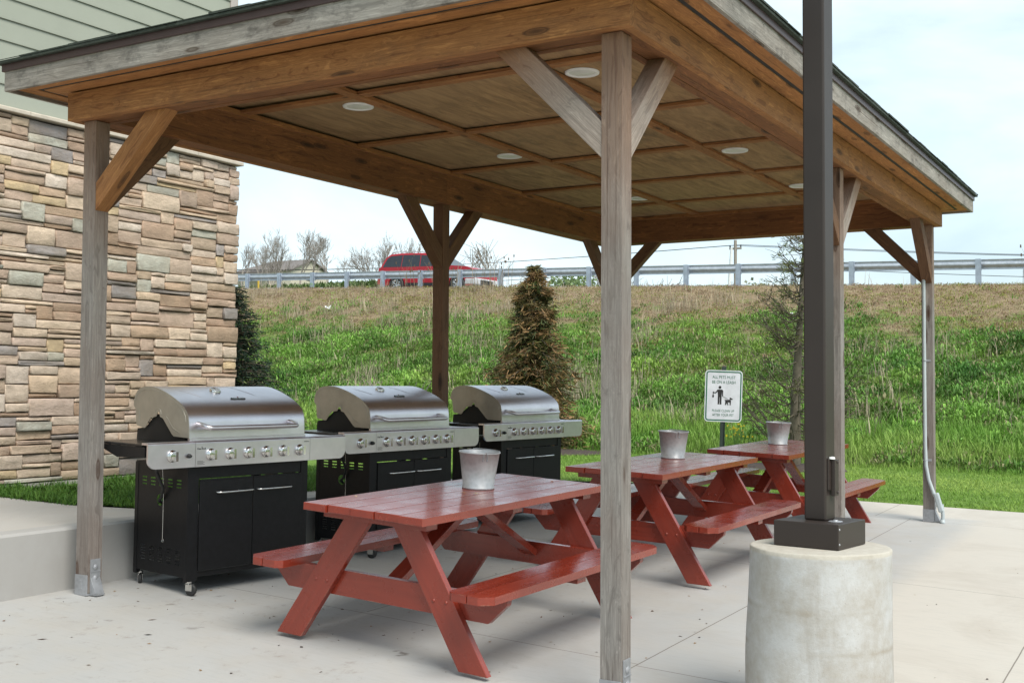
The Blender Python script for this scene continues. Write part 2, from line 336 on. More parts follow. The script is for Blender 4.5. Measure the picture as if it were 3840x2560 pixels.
# ------------------------------------------------------------------ land
def gz(x,y):
    x=min(max(x,-4),1.6); y=min(max(y,-1.5),8.5); return -.104-.052*x+.019*y+.004*x*y
def crest(x): return 4.417-.0331*(min(max(x,-70),30)+3.555)
def terr(y):
    t=min(max((y-4.2)/4.3,0),1); t=t*t*(3-2*t); return .43*(1-t)+.115*t
def lawn(x): return .035-.017*min(max(x,-6),1.2)
def hn(x,y,s=1.): return math.sin(x*.9*s+1.3*math.sin(y*.7*s))*.5+math.sin(y*1.3*s+x*.37*s+2)*.3+math.sin(x*2.3*s-y*1.9*s)*.2
def T(x,y):
    if y<=8.3:
        if x<=-3.66: return terr(y)-.012
        z=gz(x,y)-.10
        if x>6: z=gz(1.6,y)-.02
        return z
    L=lawn(x)
    if x<-3.6:
        t=min((y-8.3)/3,1); L=.103*(1-t)+L*t
    if y<=14: return L+.012*hn(x,y)
    if y<=33:
        s=(y-14)/19.; p=s**1.12; return L+(crest(x)-L)*p+.11*hn(x,y,.8)*math.sin(math.pi*s)
    if y<=46.5: return crest(x)-.02-.02*min(1,(y-33)/1.5)
    t=(x-2.04)/(y+4.49); a=min(max((-.70-t)/.05,0),1); a=a*a*(3-2*a)
    hill=1.25+.1035*(y+4.49) if y<140 else 1.25+.1035*144.5
    if y>140: hill-= .02*(y-140)
    b=min((y-46.5)/8,1); base=crest(x)-.04
    low=base-3.2*min((y-46.5)/10,1)
    return base*(1-b)+(hill*a+low*(1-a))*b
xs=sorted(set([-400,-250,-160]+[round(-110+i*2.5,2) for i in range(30)]+[round(-34+i*.5,2) for i in range(90)]+[-3.70,-3.67,-3.66,-3.65,-3.55,6.0,6.01]+[round(11+i*1.5,2) for i in range(12)]+[40,60,100,200,400]))
ys=sorted(set([-120,-60,-30,-15]+[round(-8+i*.8,2) for i in range(20)]+[8.12,8.3,8.31]+[round(8.6+i*.45,2) for i in range(84)]+[47.5,49,51,54,57,61,66,72,80,90,100,115,130,150,180,240,400]))
V=[(x,y,T(x,y)) for y in ys for x in xs]; nx=len(xs)
F=[(j*nx+i,j*nx+i+1,(j+1)*nx+i+1,(j+1)*nx+i) for j in range(len(ys)-1) for i in range(nx-1)]
tag(mesh_obj('ground',V,F,M['ground'],smooth=True),kind='structure')
# patio slab
px=[round(-3.6+i*.3,3) for i in range(35)]; py=[round(-9+i*.35,3) for i in range(50)]; py=[y for y in py if y<8.15]+[8.18]
V=[(x,y,gz(x,y)) for y in py for x in px]; nx=len(px); ny=len(py)
F=[(j*nx+i,j*nx+i+1,(j+1)*nx+i+1,(j+1)*nx+i) for j in range(ny-1) for i in range(nx-1)]
k=len(V); V+=[(x,8.18,gz(x,8.18)-.12) for x in px]; F+=[((ny-1)*nx+i,(ny-1)*nx+i+1,k+i+1,k+i) for i in range(nx-1)]
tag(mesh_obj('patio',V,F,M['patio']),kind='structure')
# upper walk behind the low wall
V=[];F=[]
walk=MB()
bx=lambda x: -4.15 if 1.02<x<1 else None
def strip(poly,name,mat,dz=0):
    # polygon of (x,y) triangulated with height of the terrace
    bm=bmesh.new(); vs=[bm.verts.new((x,y,0)) for x,y in poly]; bm.faces.new(vs); bmesh.ops.triangulate(bm,faces=bm.faces[:])
    bmesh.ops.subdivide_edges(bm,edges=bm.edges[:],cuts=5,use_grid_fill=True)
    for v in bm.verts: v.co.z=terr(v.co.y)+dz
    me=bpy.data.meshes.new(name); bm.normal_update()
    for f in bm.faces:
        if f.normal.z<0: f.normal_flip()
    bm.to_mesh(me); bm.free(); me.materials.append(mat); o=bpy.data.objects.new(name,me); COL.objects.link(o); return tag(o,kind='structure')
strip([(-3.70,-9),(-3.70,8.6),(-3.93,8.6),(-3.93,2.4),(-4.10,1.08),(-4.6,1.0),(-5.6,1.13),(-6.19,1.3),(-6.19,-9)],'sidewalk',M['walk'],0)
strip([(-3.93,4.95),(-3.93,6.3),(-9,7.5),(-9,6.0)],'path',M['walk'],.004)
# low retaining wall
mb=MB(); yy=[-9+i*.6 for i in range(30)]; yy=[y for y in yy if y<8.6]
pr_=[]
for y in yy: 
    z1=terr(y)+.006; z0=gz(-3.6,y)-.3
    if y>8.2: z0=-.2
    j=.004*math.sin(y*5)
    pr_.append([(-3.56,y,z0),(-3.56+j,y,z1-.015),(-3.575+j,y,z1),(-3.715,y,z1),(-3.715,y,z0)])
V=sum(pr_,[]); F=[(i*5+j,i*5+j+1,(i+1)*5+j+1,(i+1)*5+j) for i in range(len(yy)-1) for j in range(4)]+[tuple(range(5)),tuple(range(len(V)-1,len(V)-6,-1))]
mb.add(V,F); tag(mb.build('retaining_wall',M['wall']),'low cast concrete retaining wall running behind the grills','wall')
# road
V=[];F=[]; rx=list(range(-120,42,3))
for x in rx: V+=[(x,34.9,T(x,35)+.03),(x,45.9,T(x,45)+.03)]
F=[(2*i,2*i+2,2*i+3,2*i+1) for i in range(len(rx)-1)]
tag(mesh_obj('road',V,F,M['asphalt']),kind='structure')
mb=MB()
for yy_ in (35.5,45.3,40.3,40.55):
    for i in range(len(rx)-1):
        a,b=rx[i],rx[i+1]; c=0 if yy_<38 or yy_>44 else 1
        mb.add([(a,yy_,T(a,40)+.036),(b,yy_,T(b,40)+.036),(b,yy_+.12,T(b,40)+.036),(a,yy_+.12,T(a,40)+.036)],[(0,1,2,3)],c)
tag(mb.build('road_markings',[M['white'],plain('yellow_road_paint',(.55,.38,.05),.7)]),kind='structure')

# ------------------------------------------------------------------ pavilion
W,L,H=3.50,7.075,2.7777; PW=.0973; INS=.0647; BT=.197; E=.24
pav=empty('pavilion',(0,0,0),'open timber picnic pavilion on weathered wood posts, roofing the grills and red tables','pavilion')
def wz(x,y): return .028*(x/3.5)*(1-y/7.075) if y<7.075 else 0
P_=pav; BH=.157; CZ=H+.27
def bm_(a,b,w,h,mat,name='beam',**k):
    a=(a[0],a[1],a[2]+wz(a[0],a[1])); b=(b[0],b[1],b[2]+wz(b[0],b[1])); return timber(name,a,b,w,h,mat,P_,**k)
# outer ring: outer ply, core, inner ply rising to the ceiling
def ring(name,off,t,z0,z1,mat,ext=(0,0,0,0),split=None):
    x0,x1,y0,y1=-W+off,-off,off,L-off; zc=(z0+z1)/2; h=z1-z0
    bm_((x0,y0+t/2,zc),(x1,y0+t/2,zc),t,h,mat[0],name); bm_((x0,y1-t/2,zc),(x1,y1-t/2,zc),t,h,mat[1],name)
    for k,(xx,) in enumerate([(x0+t/2,),(x1-t/2,)]):
        m=mat[2+k]; ys_=[y0+t+.001,3.63,y1-t-.001]
        for a,b in zip(ys_[:-1],ys_[1:]): bm_((xx,a+.001,zc),(xx,b-.001,zc),t,h,m,name)
B4=[M['beam']]*4; I4=[M['beam_in']]*4
ring('beam',0,.045,H,H+BH,B4)
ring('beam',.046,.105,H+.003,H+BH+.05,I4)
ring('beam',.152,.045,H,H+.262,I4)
ring('ledger',.198,.04,H+.235,H+.268,[M['batten']]*4)
# ceiling + battens
mb=MB(); V=[]
mb.box(-W+.10,-.10,.10,L-.10,CZ,CZ+.012); mb.build('ceiling',M['ply'],P_)
for x in(-2.365,-1.11): bm_((x,.24,CZ-.011),(x,L-.24,CZ-.011),.085,.020,M['batten'],'batten',bevel=.002)
for y in(1.19,2.41,3.67,4.87,6.04):
    for a,b in((-W+.24,-2.41),(-2.32,-1.155),(-1.065,-.24)): bm_((a,y,CZ-.010),(b,y,CZ-.010),.085,.018,M['batten'],'batten',bevel=.002)
# soffit, vent strip, fascia, drip edge, roof
SZ=H+BH+.012
def band(name,o0,o1,z0,z1,mats,nm=None):
    # mitred ring of four boards between offsets o0<o1 outside the beam line
    for k in range(4):
        c=[(-W-o1,-o1),(o1,-o1),(o1,L+o1),(-W-o1,L+o1)]; d=[(-W-o0,-o0),(o0,-o0),(o0,L+o0),(-W-o0,L+o0)]
        a,b=c[k],c[(k+1)%4]; e,f=d[k],d[(k+1)%4]; g=.0015
        A=Vector((*a,0));Bv=Vector((*b,0)); x=(Bv-A).normalized(); Lg=(Bv-A).length; y=Vector((-x.y,x.x,0)); sh=o1-o0
        poly=[(g,0),(Lg-g,0),(Lg-sh-g,sh),(sh+g,sh)]
        za=[(z0+wz(*q),z1+wz(*q)) for q in(a,b)]
        vs=[];
        for (px_,py_) in poly:
            t=px_/Lg; vs.append((px_,py_,za[0][0]*(1-t)+za[1][0]*t-z0))
        for (px_,py_) in poly:
            t=px_/Lg; vs.append((px_,py_,za[0][1]*(1-t)+za[1][1]*t-z0))
        m_=MB(); m_.add(vs,[(3,2,1,0),(4,5,6,7),(0,1,5,4),(1,2,6,5),(2,3,7,6),(3,0,4,7)])
        ob=m_.build(name,mats,P_,.002); mm=Matrix((x,y,Vector((0,0,1)))).transposed().to_4x4(); mm.translation=Vector((a[0],a[1],z0)); ob.matrix_local=mm
band('soffit_board',-.02,.092,SZ,SZ+.016,M['soffit']); band('vent_strip',.093,.118,SZ+.004,SZ+.02,M['vent']); band('soffit_board',.119,E-.024,SZ,SZ+.016,M['soffit'])
FZ=H+.150
band('fascia',E-.023,E,FZ,FZ+.124,M['fascia']); band('drip_edge',E+.001,E+.012,FZ+.110,FZ+.150,M['drip'])
mb=MB(); o=E+.035; zc=FZ+.150
cs=[(-W-o,-o),(o,-o),(o,L+o),(-W-o,L+o)]; rdg=[(-W/2,W/2+.0),(-W/2,L-W/2)]; rise=(W/2+o)*.30
b0=[Vector((*c,zc+wz(*c))) for c in cs]; b1=[v+Vector((0,0,.014)) for v in b0]; r0=[Vector((*c,zc+rise)) for c in rdg]
mb.add(b0+b1,[(3,2,1,0),(0,1,5,4),(1,2,6,5),(2,3,7,6),(3,0,4,7)]); mb.add(b1+r0,[(0,1,4),(1,2,5,4),(2,3,5),(3,0,4,5)])
# shingle tabs along the eave
for k in range(4):
    a,b=b1[k],b1[(k+1)%4]; d=(b-a); Lg=d.length; d.normalize(); n_=Vector((-d.y,d.x,0)); t=0
    while t<Lg-.06:
        w_=min(.16+rnd.random()*.12,Lg-t); p=a+d*t; h_=rnd.choice([.003,.009,.006]); q_=max(.0,min(.30,t-.02,Lg-t-w_-.02)); ins=n_*q_+Vector((0,0,.3*q_)); ow=-n_*rnd.uniform(.002,.010)
        q=[p+ow,p+d*w_+ow,p+d*w_+ins,p+ins]; mb.add([v+Vector((0,0,.001)) for v in q]+[v+Vector((0,0,h_+.003)) for v in q],[(0,1,5,4),(4,5,6,7),(1,2,6,5),(3,0,4,7)]); t+=w_+.004
mb.build('roof',M['shingle'],P_)
# posts and braces
posts={}
def post(x,y,mat,bracket=True,ztop=H):
    g=gz(x,y); p=timber('post',(x,y,g+.012),(x,y,ztop+wz(x,y)),PW,PW,mat,P_,up=(1,0,0),bevel=.004); PM=LASTM.copy()
    if bracket:
        m=MB(); h=PW/2
        # strap on the +x face, short plate on the -y face, splayed foot
        m.box(h+.001,h+.007,-.034,.034,0,.20); 
        m.box(h+.007,h+.011,-.034,.034,.128,.134)
        for zz in(.155,.095): m.lathe([(0,.006),(.008,.006),(.012,.003),(.017,.0015),(.017,0)],14,(h+.008,0,zz),0,'x')
        m.add([(h+.006,-.034,.10),(h+.006,.034,.10),(h+.006,.034,0),(h+.006,-.034,0),(h+.045,-.03,.012),(h+.045,.03,.012)],[(0,1,5,4),(0,4,3),(1,2,5),(3,4,5,2)])
        m.box(h,h+.05,-.03,.03,0,.012)
        m.box(-h-.002,h+.002,-h-.006,-h-.001,0,.115); m.box(-.012,.012,-h-.009,-h-.006,.035,.085); m.box(-h,h,-h,h,0,.010)
        b=m.build('post_bracket',M['bracket'],None,.001); b.parent=p; b.matrix_local=PM.inverted()@Matrix.Translation((x,y,g+.001))
    return p
XL=-W+INS+PW/2; XR=-INS-PW/2; Y0=INS+PW/2; Y1=L-INS-PW/2; YM=3.63+.05
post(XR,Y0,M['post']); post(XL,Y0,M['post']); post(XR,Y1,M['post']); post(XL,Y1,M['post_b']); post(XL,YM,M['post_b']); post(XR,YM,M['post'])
def brace(x,y,dx,dy,mat):
    h=PW/2; o=.56; zb=H-.54; z1=H+.02+wz(x,y)
    # polygon in (along, z): foot cut vertical against the post, head cut level under the beam
    poly=[(h,zb),(h,zb+.158),(h+.40,z1),(h+.56,z1)]
    ax=Vector((dx,dy,0)); up=Vector((0,0,1)); d=Vector((.56,0,z1-zb)); 
    x_=(ax*.56+up*(z1-zb)).normalized(); y_=up.cross(ax); z_=x_.cross(y_); org=Vector((x,y,0))+ax*h+up*zb
    mm=Matrix((x_,y_,z_)).transposed().to_4x4(); mm.translation=org; inv=mm.inverted()
    pts=[inv@(Vector((x,y,0))+ax*a+up*c) for a,c in poly]; t=PW/2-.004; vs=[p+Vector((0,-t,0)) for p in pts]+[p+Vector((0,t,0)) for p in pts]
    m=MB(); m.add(vs,[(0,1,2,3),(7,6,5,4),(0,4,5,1),(1,5,6,2),(2,6,7,3),(3,7,4,0)]); ob=m.build('brace',mat,P_,.003); ob.matrix_local=mm
for x,y,dx,dy,m in((XR,Y0,-1,0,'brace'),(XR,Y0,0,1,'brace'),(XL,Y0,1,0,'beam'),(XL,Y0,0,1,'brace_b'),(XL,YM,0,-1,'brace_b'),(XL,YM,0,1,'brace_b'),(XR,YM,0,-1,'brace_b'),(XR,YM,0,1,'brace'),  # left front post: lighter x brace and darker y brace wood paint their shading
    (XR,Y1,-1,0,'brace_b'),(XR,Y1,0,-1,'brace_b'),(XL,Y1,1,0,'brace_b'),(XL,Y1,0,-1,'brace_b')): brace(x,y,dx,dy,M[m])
# recessed lights
LL=[(-2.585,1.5,'recessed white ceiling light above the nearest grill, loose trim, left front'),(-.963,1.467,'recessed round ceiling light just left of the near corner post'),
 (-2.55,3.37,'recessed round ceiling light in the second row, left of the near post'),(-.945,3.995,'recessed round ceiling light right of the near post and left of the dark metal pole'),
 (-2.49,5.72,'small far ceiling light just right of the near post, by the back beam'),(-.962,5.753,'small far ceiling light touching the left edge of the dark metal pole')]
for i,(x,y,lb) in enumerate(LL):
    if i==0:
        lt=empty('ceiling_light',(x,y,CZ),lb,'light','recessed ceiling lights'); m=MB(); m.lathe([(.075,-.004),(.082,-.010),(.098,-.009),(.1,-.001)],36); m.build('trim_ring',M['white'],lt)
        m=MB(); m.lathe([(.0,-.012),(.04,-.011),(.078,-.004)],36); m.build('lens',M['lens'],lt); lt0=lt
    else: lt=copy_tree(lt0); lt.location=(x,y,CZ); lt['label']=lb
# conduit on the far right post
cd=empty('electrical_conduit',(XR,Y1,0),'grey plastic conduit clamped to the far right pavilion post','conduit')
g4=gz(XR,Y1); fx=-PW/2+.045; fy=-PW/2-.018
m=MB(); m.tube([(fx-.02,fy,2.28),(fx-.02,fy,1.4),(fx-.018,fy,.75),(fx-.012,fy,.55),(fx+.012,fy-.004,.42),(fx+.055,fy-.012,.30),(fx+.085,fy-.015,.24)],.016,12); m.build('pipe',M['pvc'],cd)
m=MB(); m.box(-.024,.024,-.022,.022,-.09,.09); ob=m.build('junction_box',M['pvc'],cd,.012); ob.location=(fx+.10,fy-.015,.215+g4-.03); ob.rotation_euler=(0,R(-16),0)
m=MB(); m.tube([(fx+.125,fy-.01,.20),(fx+.135,fy-.01,.10),(fx+.13,fy-.01,g4)],.017,12); m.lathe([(.0,g4+.03),(.022,g4+.03),(.024,g4)],14,(fx+.13,fy-.01,0)); m.build('elbow',M['pvc'],cd)
for zz in(1.52,.60):
    m=MB(); m.tube([(fx-.018+.019*math.cos(a),fy-.019*math.sin(a),zz) for a in [math.pi*k/8 for k in range(9)]],.004,6); m.box(fx-.03,fx+.035,fy+.014,fy+.017,zz-.01,zz+.01); m.build('pipe_strap',M['bracket'],cd)

# ------------------------------------------------------------------ grills
def ptext(mb,s,size,T_,mi,depth=.0006):
    v,f=text_mesh(s,size,depth); mb.add([T_@p for p in v],f,mi)
def make_grill():
    G=empty('gas_grill',(0,0,0),'x','grill','stainless gas grills in a row')
    rp=[]; 
    # control panel: front sheet with rounded lower corners, rolled top
    def panel(x0,x1,rl,rr,name='control_panel'):
        pts=[(x0,.868)]; 
        if rl: pts+=[(x0+.05-.05*math.cos(a),.785-.05*math.sin(a)) for a in [math.pi/2*k/6 for k in range(7)]]
        else: pts+=[(x0,.735)]
        if rr: pts+=[(x1-.05+.05*math.sin(a),.785-.05*math.cos(a)) for a in [math.pi/2*k/6 for k in range(7)]]
        else: pts+=[(x1,.735)]
        pts+=[(x1,.868)]
        m=MB(); m.prism(pts,.0,.012,'y')
        # rolled top edge
        arc=[(.0,.868)]+[(.016-.016*math.cos(a),.868+.013*math.sin(a)) for a in [math.pi/2*k/5 for k in range(1,6)]]+[(.06,.880),(.06,.868)]
        m.prism(arc,x0,x1,'x',0,sm=False); return m.build(name,M['steel'],G,.0015)
    panel(0,.3105,1,0); panel(.3125,1.1625,0,0); panel(1.1645,1.46,0,1)
    m=MB(); m.box(.003,.302,.062,.50,.858,.872); m.box(.02,.28,.08,.16,.80,.857,0); m.build('side_burner_shelf',M['shelf'],G,.004)
    m=MB(); m.prism([(.03,.857),(.03,.80),(.30,.79),(.49,.845),(.49,.857)],.0,.012,'x'); m.prism([(.03,.857),(.03,.80),(.30,.79),(.49,.845),(.49,.857)],.27,.282,'x'); m.build('shelf_bracket',M['black'],G)
    m=MB(); m.box(1.166,1.457,.062,.50,.862,.874); m.build('side_shelf',M['steel'],G,.004)
    # firebox
    m=MB(); m.prism([(.07,.77),(.07,.872),(.14,.90),(.28,1.02),(.40,1.02),(.50,.94),(.585,.93),(.60,.77)],.316,1.144,'x'); m.build('firebox',M['darkin'],G)
    m=MB(); m.box(.30,1.16,.040,.062,.880,.8945); m.build('front_trim',M['steel'],G,.002)
    # lid: curved sheet
    prof=[(.050,.897),(.0515,.94),(.054,.985),(.061,1.020),(.080,1.050),(.112,1.077),(.150,1.100),(.19,1.118),(.235,1.136),(.285,1.153),(.335,1.167),(.38,1.177),(.42,1.182),(.47,1.183),(.51,1.179),(.545,1.170),(.57,1.155),(.590,1.132),(.602,1.10),(.607,1.068)]
    inner=[(y+.004*(1 if y<.3 else -.2),z-.004) for y,z in prof]
    m=MB(); n=len(prof); x0,x1=.303,1.157
    vs=[(x0,y,z) for y,z in prof]+[(x1,y,z) for y,z in prof]; m.add(vs,[(i,i+n,i+n+1,i+1) for i in range(n-1)],0,True)
    vs=[(x0,y,z) for y,z in inner]+[(x1,y,z) for y,z in inner]; m.add(vs,[(i,i+1,i+n+1,i+n) for i in range(n-1)],0,True)
    m.box(x0,x1,.050,.056,.893,.898)
    lid=m.build('lid',M['steel'],G)
    low=[(.607,1.068),(.585,1.047),(.575,.965),(.568,.950),(.49,.936),(.478,.940),(.452,.975),(.425,1.000),(.372,1.008),(.360,1.034),(.344,1.034),(.334,1.008),(.305,1.000),(.215,.912),(.195,.900),(.05,.897)]
    ol=prof+low[1:-1]
    for xx,d in((x0-.004,1),(x1+.0005,-1)):
        m=MB(); m.prism(ol,xx,xx+.0035,'x'); 
        a=[(y*.93+.03,(z-.90)*.90+.912) for y,z in prof[2:-1]]; m.tube([(xx+(0 if d>0 else .0035),p[0],p[1]) for p in a],.0022,5)
        m.tube([(xx+(0 if d>0 else .0035),y,z) for y,z in((.27,1.012),(.20,.945),(.14,.925))],.0025,5); m.tube([(xx+(0 if d>0 else .0035),.545,z) for z in(1.04,.975)],.0025,5)
        m.tube([(xx+(0 if d>0 else .0035),y,z) for y,z in((.385,1.022),(.375,1.05),(.352,1.056),(.33,1.05),(.322,1.022))],.002,5)
        m.build('lid_end',M['lidend'],lid)
    def on(t):
        i=min(int(t),n-2); f=t-i; a=Vector((0,*prof[i]));b=Vector((0,*prof[i+1])); p=a*(1-f)+b*f; d=(b-a).normalized(); return p,d
    # pressed crease lines fanning up the lid
    for (xa,ta),(xb,tb) in (((.50,7.2),(.45,8.6)),((.50,7.2),(.40,10.)),((.915,7.2),(.80,12.5))):
        if (xa,xb)==(.50,.45): continue
        pts=[]; 
        for k in range(7): 
            u=k/6; p,_=on(ta+(tb-ta)*u); pts.append((xa+(xb-xa)*u,p.y,p.z-.0015))
        MBc=MB(); MBc.tube(pts,[.001,.0028,.003,.003,.003,.0028,.001],6); MBc.build('lid_crease',M['steel'],lid)
    p,d=on(9.3); nrm=Vector((0,-d.z,d.y)); Tt=Matrix((Vector((1,0,0)),d,nrm)).transposed().to_4x4(); Tt.translation=Vector((.66,p.y,p.z))
    m=MB(); m.lathe([(.034,0),(.034,.010),(.029,.014),(.027,.011)],28); m.v=[tuple(Tt@Vector(v)) for v in m.v]; m.build('thermometer',M['chrome'],lid)
    m=MB(); m.lathe([(0,.012),(.028,.0105)],28); m.box(-.001,.001,-.004,.02,.0125,.0135,1); m.v=[tuple(Tt@Vector(v)) for v in m.v]; m.build('thermometer_dial',[M['white'],M['rubber']],lid)
    p,d=on(6.8); nrm=Vector((0,-d.z,d.y)); Tt=Matrix((Vector((1,0,0)),d,nrm)).transposed().to_4x4(); Tt.translation=Vector((.74,p.y,p.z))
    m=MB(); m.prism([(-.052,-.010),(.050,-.010),(.056,.001),(.048,.010),(-.046,.010),(-.056,-.002)],.0,.004,'z',0); m.prism([(.004,.010),(.016,.010),(.014,.018),(.010,.024),(.006,.016)],.0,.005,'z',2)
    ptext(m,'Char-Broil',.021,Matrix.Translation((0,0,.0045)),1); m.v=[tuple(Tt@Vector(v)) for v in m.v]; m.build('badge',[M['rubber'],M['chrome'],M['red']],lid)
    m=MB(); hz=.962; m.tube([(.362,.052,hz+.012),(.362,.02,hz+.010),(.364,-.018,hz+.003),(.374,-.036,hz-.004),(.395,-.043,hz-.006),(.70,-.046,hz-.006),(1.0,-.043,hz-.006),(1.02,-.036,hz-.004),(1.030,-.018,hz+.003),(1.032,.02,hz+.010),(1.032,.052,hz+.012)],.0145,12); m.build('lid_handle',M['steel'],lid)
    # knobs
    for i,xk in enumerate((.157,.418,.554,.687,.819,.95,1.080)):
        m=MB(); zk=.803; m.lathe([(.035,.0),(.035,-.006),(.031,-.010),(.027,-.020),(.025,-.022),(0,-.022)],28,(xk,0,zk),0,'y'); 
        m.prism([(xk-.008,zk-.027),(xk+.008,zk-.027),(xk+.008,zk+.027),(xk-.008,zk+.027)],-.048,-.018,'y'); m.build('knob',M['chrome'],G,.003)
    m=MB(); m.lathe([(.013,0),(.012,-.014),(.008,-.024),(0,-.026)],16,(.265,0,.80),0,'y'); m.build('igniter_button',M['rubber'],G)
    RX=Matrix.Rotation(R(90),4,'X')
    m=MB(); ptext(m,'Char-Broil',.014,Matrix.Translation((.352,-.0008,.838))@RX,0); m.prism([(.352,.845),(.358,.845),(.355,.852)],-.001,-.0004,'y'); m.build('logo_print',M['rubber'],G)
    m=MB(); ptext(m,'ADVANTAGE',.007,Matrix.Translation((1.135,-.0008,.852))@RX,0); m.build('word_print',M['rubber'],G)
    m=MB()
    for k in range(4): m.box(.325,.375-.01*(k%2),-.0006,-.0002,.748+.006*k,.750+.006*k)
    m.build('notice_print',M['rubber'],G)
    # cabinet
    m=MB(); y0,y1,z0,z1=.05,.565,.10,.735
    def side(x,xt,holes,circ):
        Y=sorted({y0,y1}|{h[0] for h in holes}|{h[1] for h in holes}|({circ[0]-circ[2],circ[0]+circ[2]} if circ else set())); Z=sorted({z0,z1}|{h[2] for h in holes}|{h[3] for h in holes}|({circ[1]-circ[2],circ[1]+circ[2]} if circ else set()))
        for i in range(len(Y)-1):
            for j in range(len(Z)-1):
                cy,cz=(Y[i]+Y[i+1])/2,(Z[j]+Z[j+1])/2
                if any(h[0]<cy<h[1] and h[2]<cz<h[3] for h in holes): continue
                if circ and abs(cy-circ[0])<circ[2] and abs(cz-circ[1])<circ[2]: continue
                m.add([(x,Y[i],Z[j]),(x,Y[i+1],Z[j]),(x,Y[i+1],Z[j+1]),(x,Y[i],Z[j+1])],[(0,1,2,3)])
        if circ:
            c=[(circ[0]+circ[2]*math.cos(a),circ[1]+circ[2]*math.sin(a)) for a in [2*math.pi*k/24 for k in range(24)]]
            def sq(a):
                k=1/max(abs(math.cos(a)),abs(math.sin(a))); return (circ[0]+circ[2]*k*math.cos(a),circ[1]+circ[2]*k*math.sin(a))
            q=[sq(2*math.pi*k/24) for k in range(24)]
            m.add([(x,*p) for p in c]+[(x,*p) for p in q],[(k,(k+1)%24,(k+1)%24+24,k+24) for k in range(24)])
    hl=[]
    for c in range(5):
        yc=.135+.085*c
        for r in range(3): hl.append((yc-.022,yc+.022,.605+.020*r,.613+.020*r))
        for r in range(6): hl.append((yc-.021,yc+.021,.165+.016*r,.171+.016*r))
    side(.302,0,hl,(.315,.525,.034)); side(1.186,0,[h for h in hl if h[2]>.5],None)
    m.box(.300,.375,.048,.075,.075,.735); m.box(1.137,1.190,.048,.075,.075,.735); m.box(.300,.330,.540,.57,.075,.735); m.box(1.16,1.190,.540,.57,.075,.735)
    m.box(.376,1.136,.052,.060,.662,.734); m.box(.376,1.136,.052,.070,.10,.13); m.box(.303,1.185,.06,.56,.10,.108); m.box(.30,1.19,.06,.56,.728,.742)
    m.build('cabinet',M['black'],G,.0)
    for a,b,h0,h1,nm in((.378,.757,.494,.752,''),(.762,1.134,.790,1.048,'')):
        m=MB(); m.box(a,b,.040,.052,.133,.657); m.box(a+.0,b-.0,.037,.052,.648,.657)
        d=m.build('door',M['black'],G,.002)
        m=MB(); m.tube([(h0,.045,.578),(h0+.004,.022,.578),(h0+.02,.014,.578),(h1-.02,.014,.578),(h1-.004,.022,.578),(h1,.045,.578)],.006,10); m.build('door_handle',M['chrome'],d)
    for cx,cyy,an in((.325,.055,20),(.338,.55,-35),(1.16,.06,60),(1.16,.55,10)):
        m=MB(); m.lathe([(.018,.080),(.018,.070),(.012,.068),(.012,.062)],16); m.box(-.014,-.011,-.03,.012,.028,.066); m.box(.011,.014,-.03,.012,.028,.066); m.box(-.014,.014,-.022,.016,.062,.066)
        c=m.build('caster',M['chrome'],G,.001); c.location=(cx,cyy,0); c.rotation_euler=(0,0,R(an))
        w=MB(); w.lathe([(.0,-.008),(.012,-.010),(.026,-.010),(.0345,-.007),(.0345,.007),(.026,.010),(.012,.010),(0,.008)],24,(0,-.018,.0345),0,'x'); w.build('wheel',M['rubber'],c)
    # gas hose, match chain with hook
    m=MB(); m.tube([(.18,.12,.80),(.22,.24,.70),(.275,.25,.60),(.288,.285,.54),(.296,.32,.52),(.34,.34,.50)],.009,8); m.build('gas_hose',M['rubber'],G)
    m=MB(); pts=[(.15,.20,.74)]; 
    m.tube([(.27,.255,.73),(.286,.262,.60),(.290,.266,.47)],.0016,6); m.tube([(.290,.266,.47),(.291,.268,.30)],.0022,6); m.tube([(.291,.268+.008*math.sin(a),.292+.008*math.cos(a)) for a in [2*math.pi*k/10 for k in range(11)]],.0015,5); m.build('lighting_rod_chain',M['chrome'],G)
    return G
def gmat(gx,gy,a,g0=None):
    sx,sy=-.0176,.0055
    X=Vector((math.cos(a),math.sin(a),0)); X.z=X.x*sx+X.y*sy; X.normalize(); U=Vector((-sx,-sy,1)).normalized(); Y=U.cross(X)
    m=Matrix((X,Y,U)).transposed().to_4x4(); m.translation=Vector((gx,gy,sx*gx+sy*gy)); return m
G0=make_grill()
GL=[(-2.9496,.1195,1.4133,'nearest stainless gas grill with a black cabinet, beside the left front post'),(-2.9173,1.8046,1.4606,'middle stainless gas grill of the row, behind the nearest red table'),(-2.9842,3.709,1.4617,'farthest stainless gas grill, in front of the brown spruce')]
grills=[G0]+[copy_tree(G0) for _ in range(2)]
for o,(a,b,c,l) in zip(grills,GL): o.matrix_world=gmat(a,b,c); o['label']=l

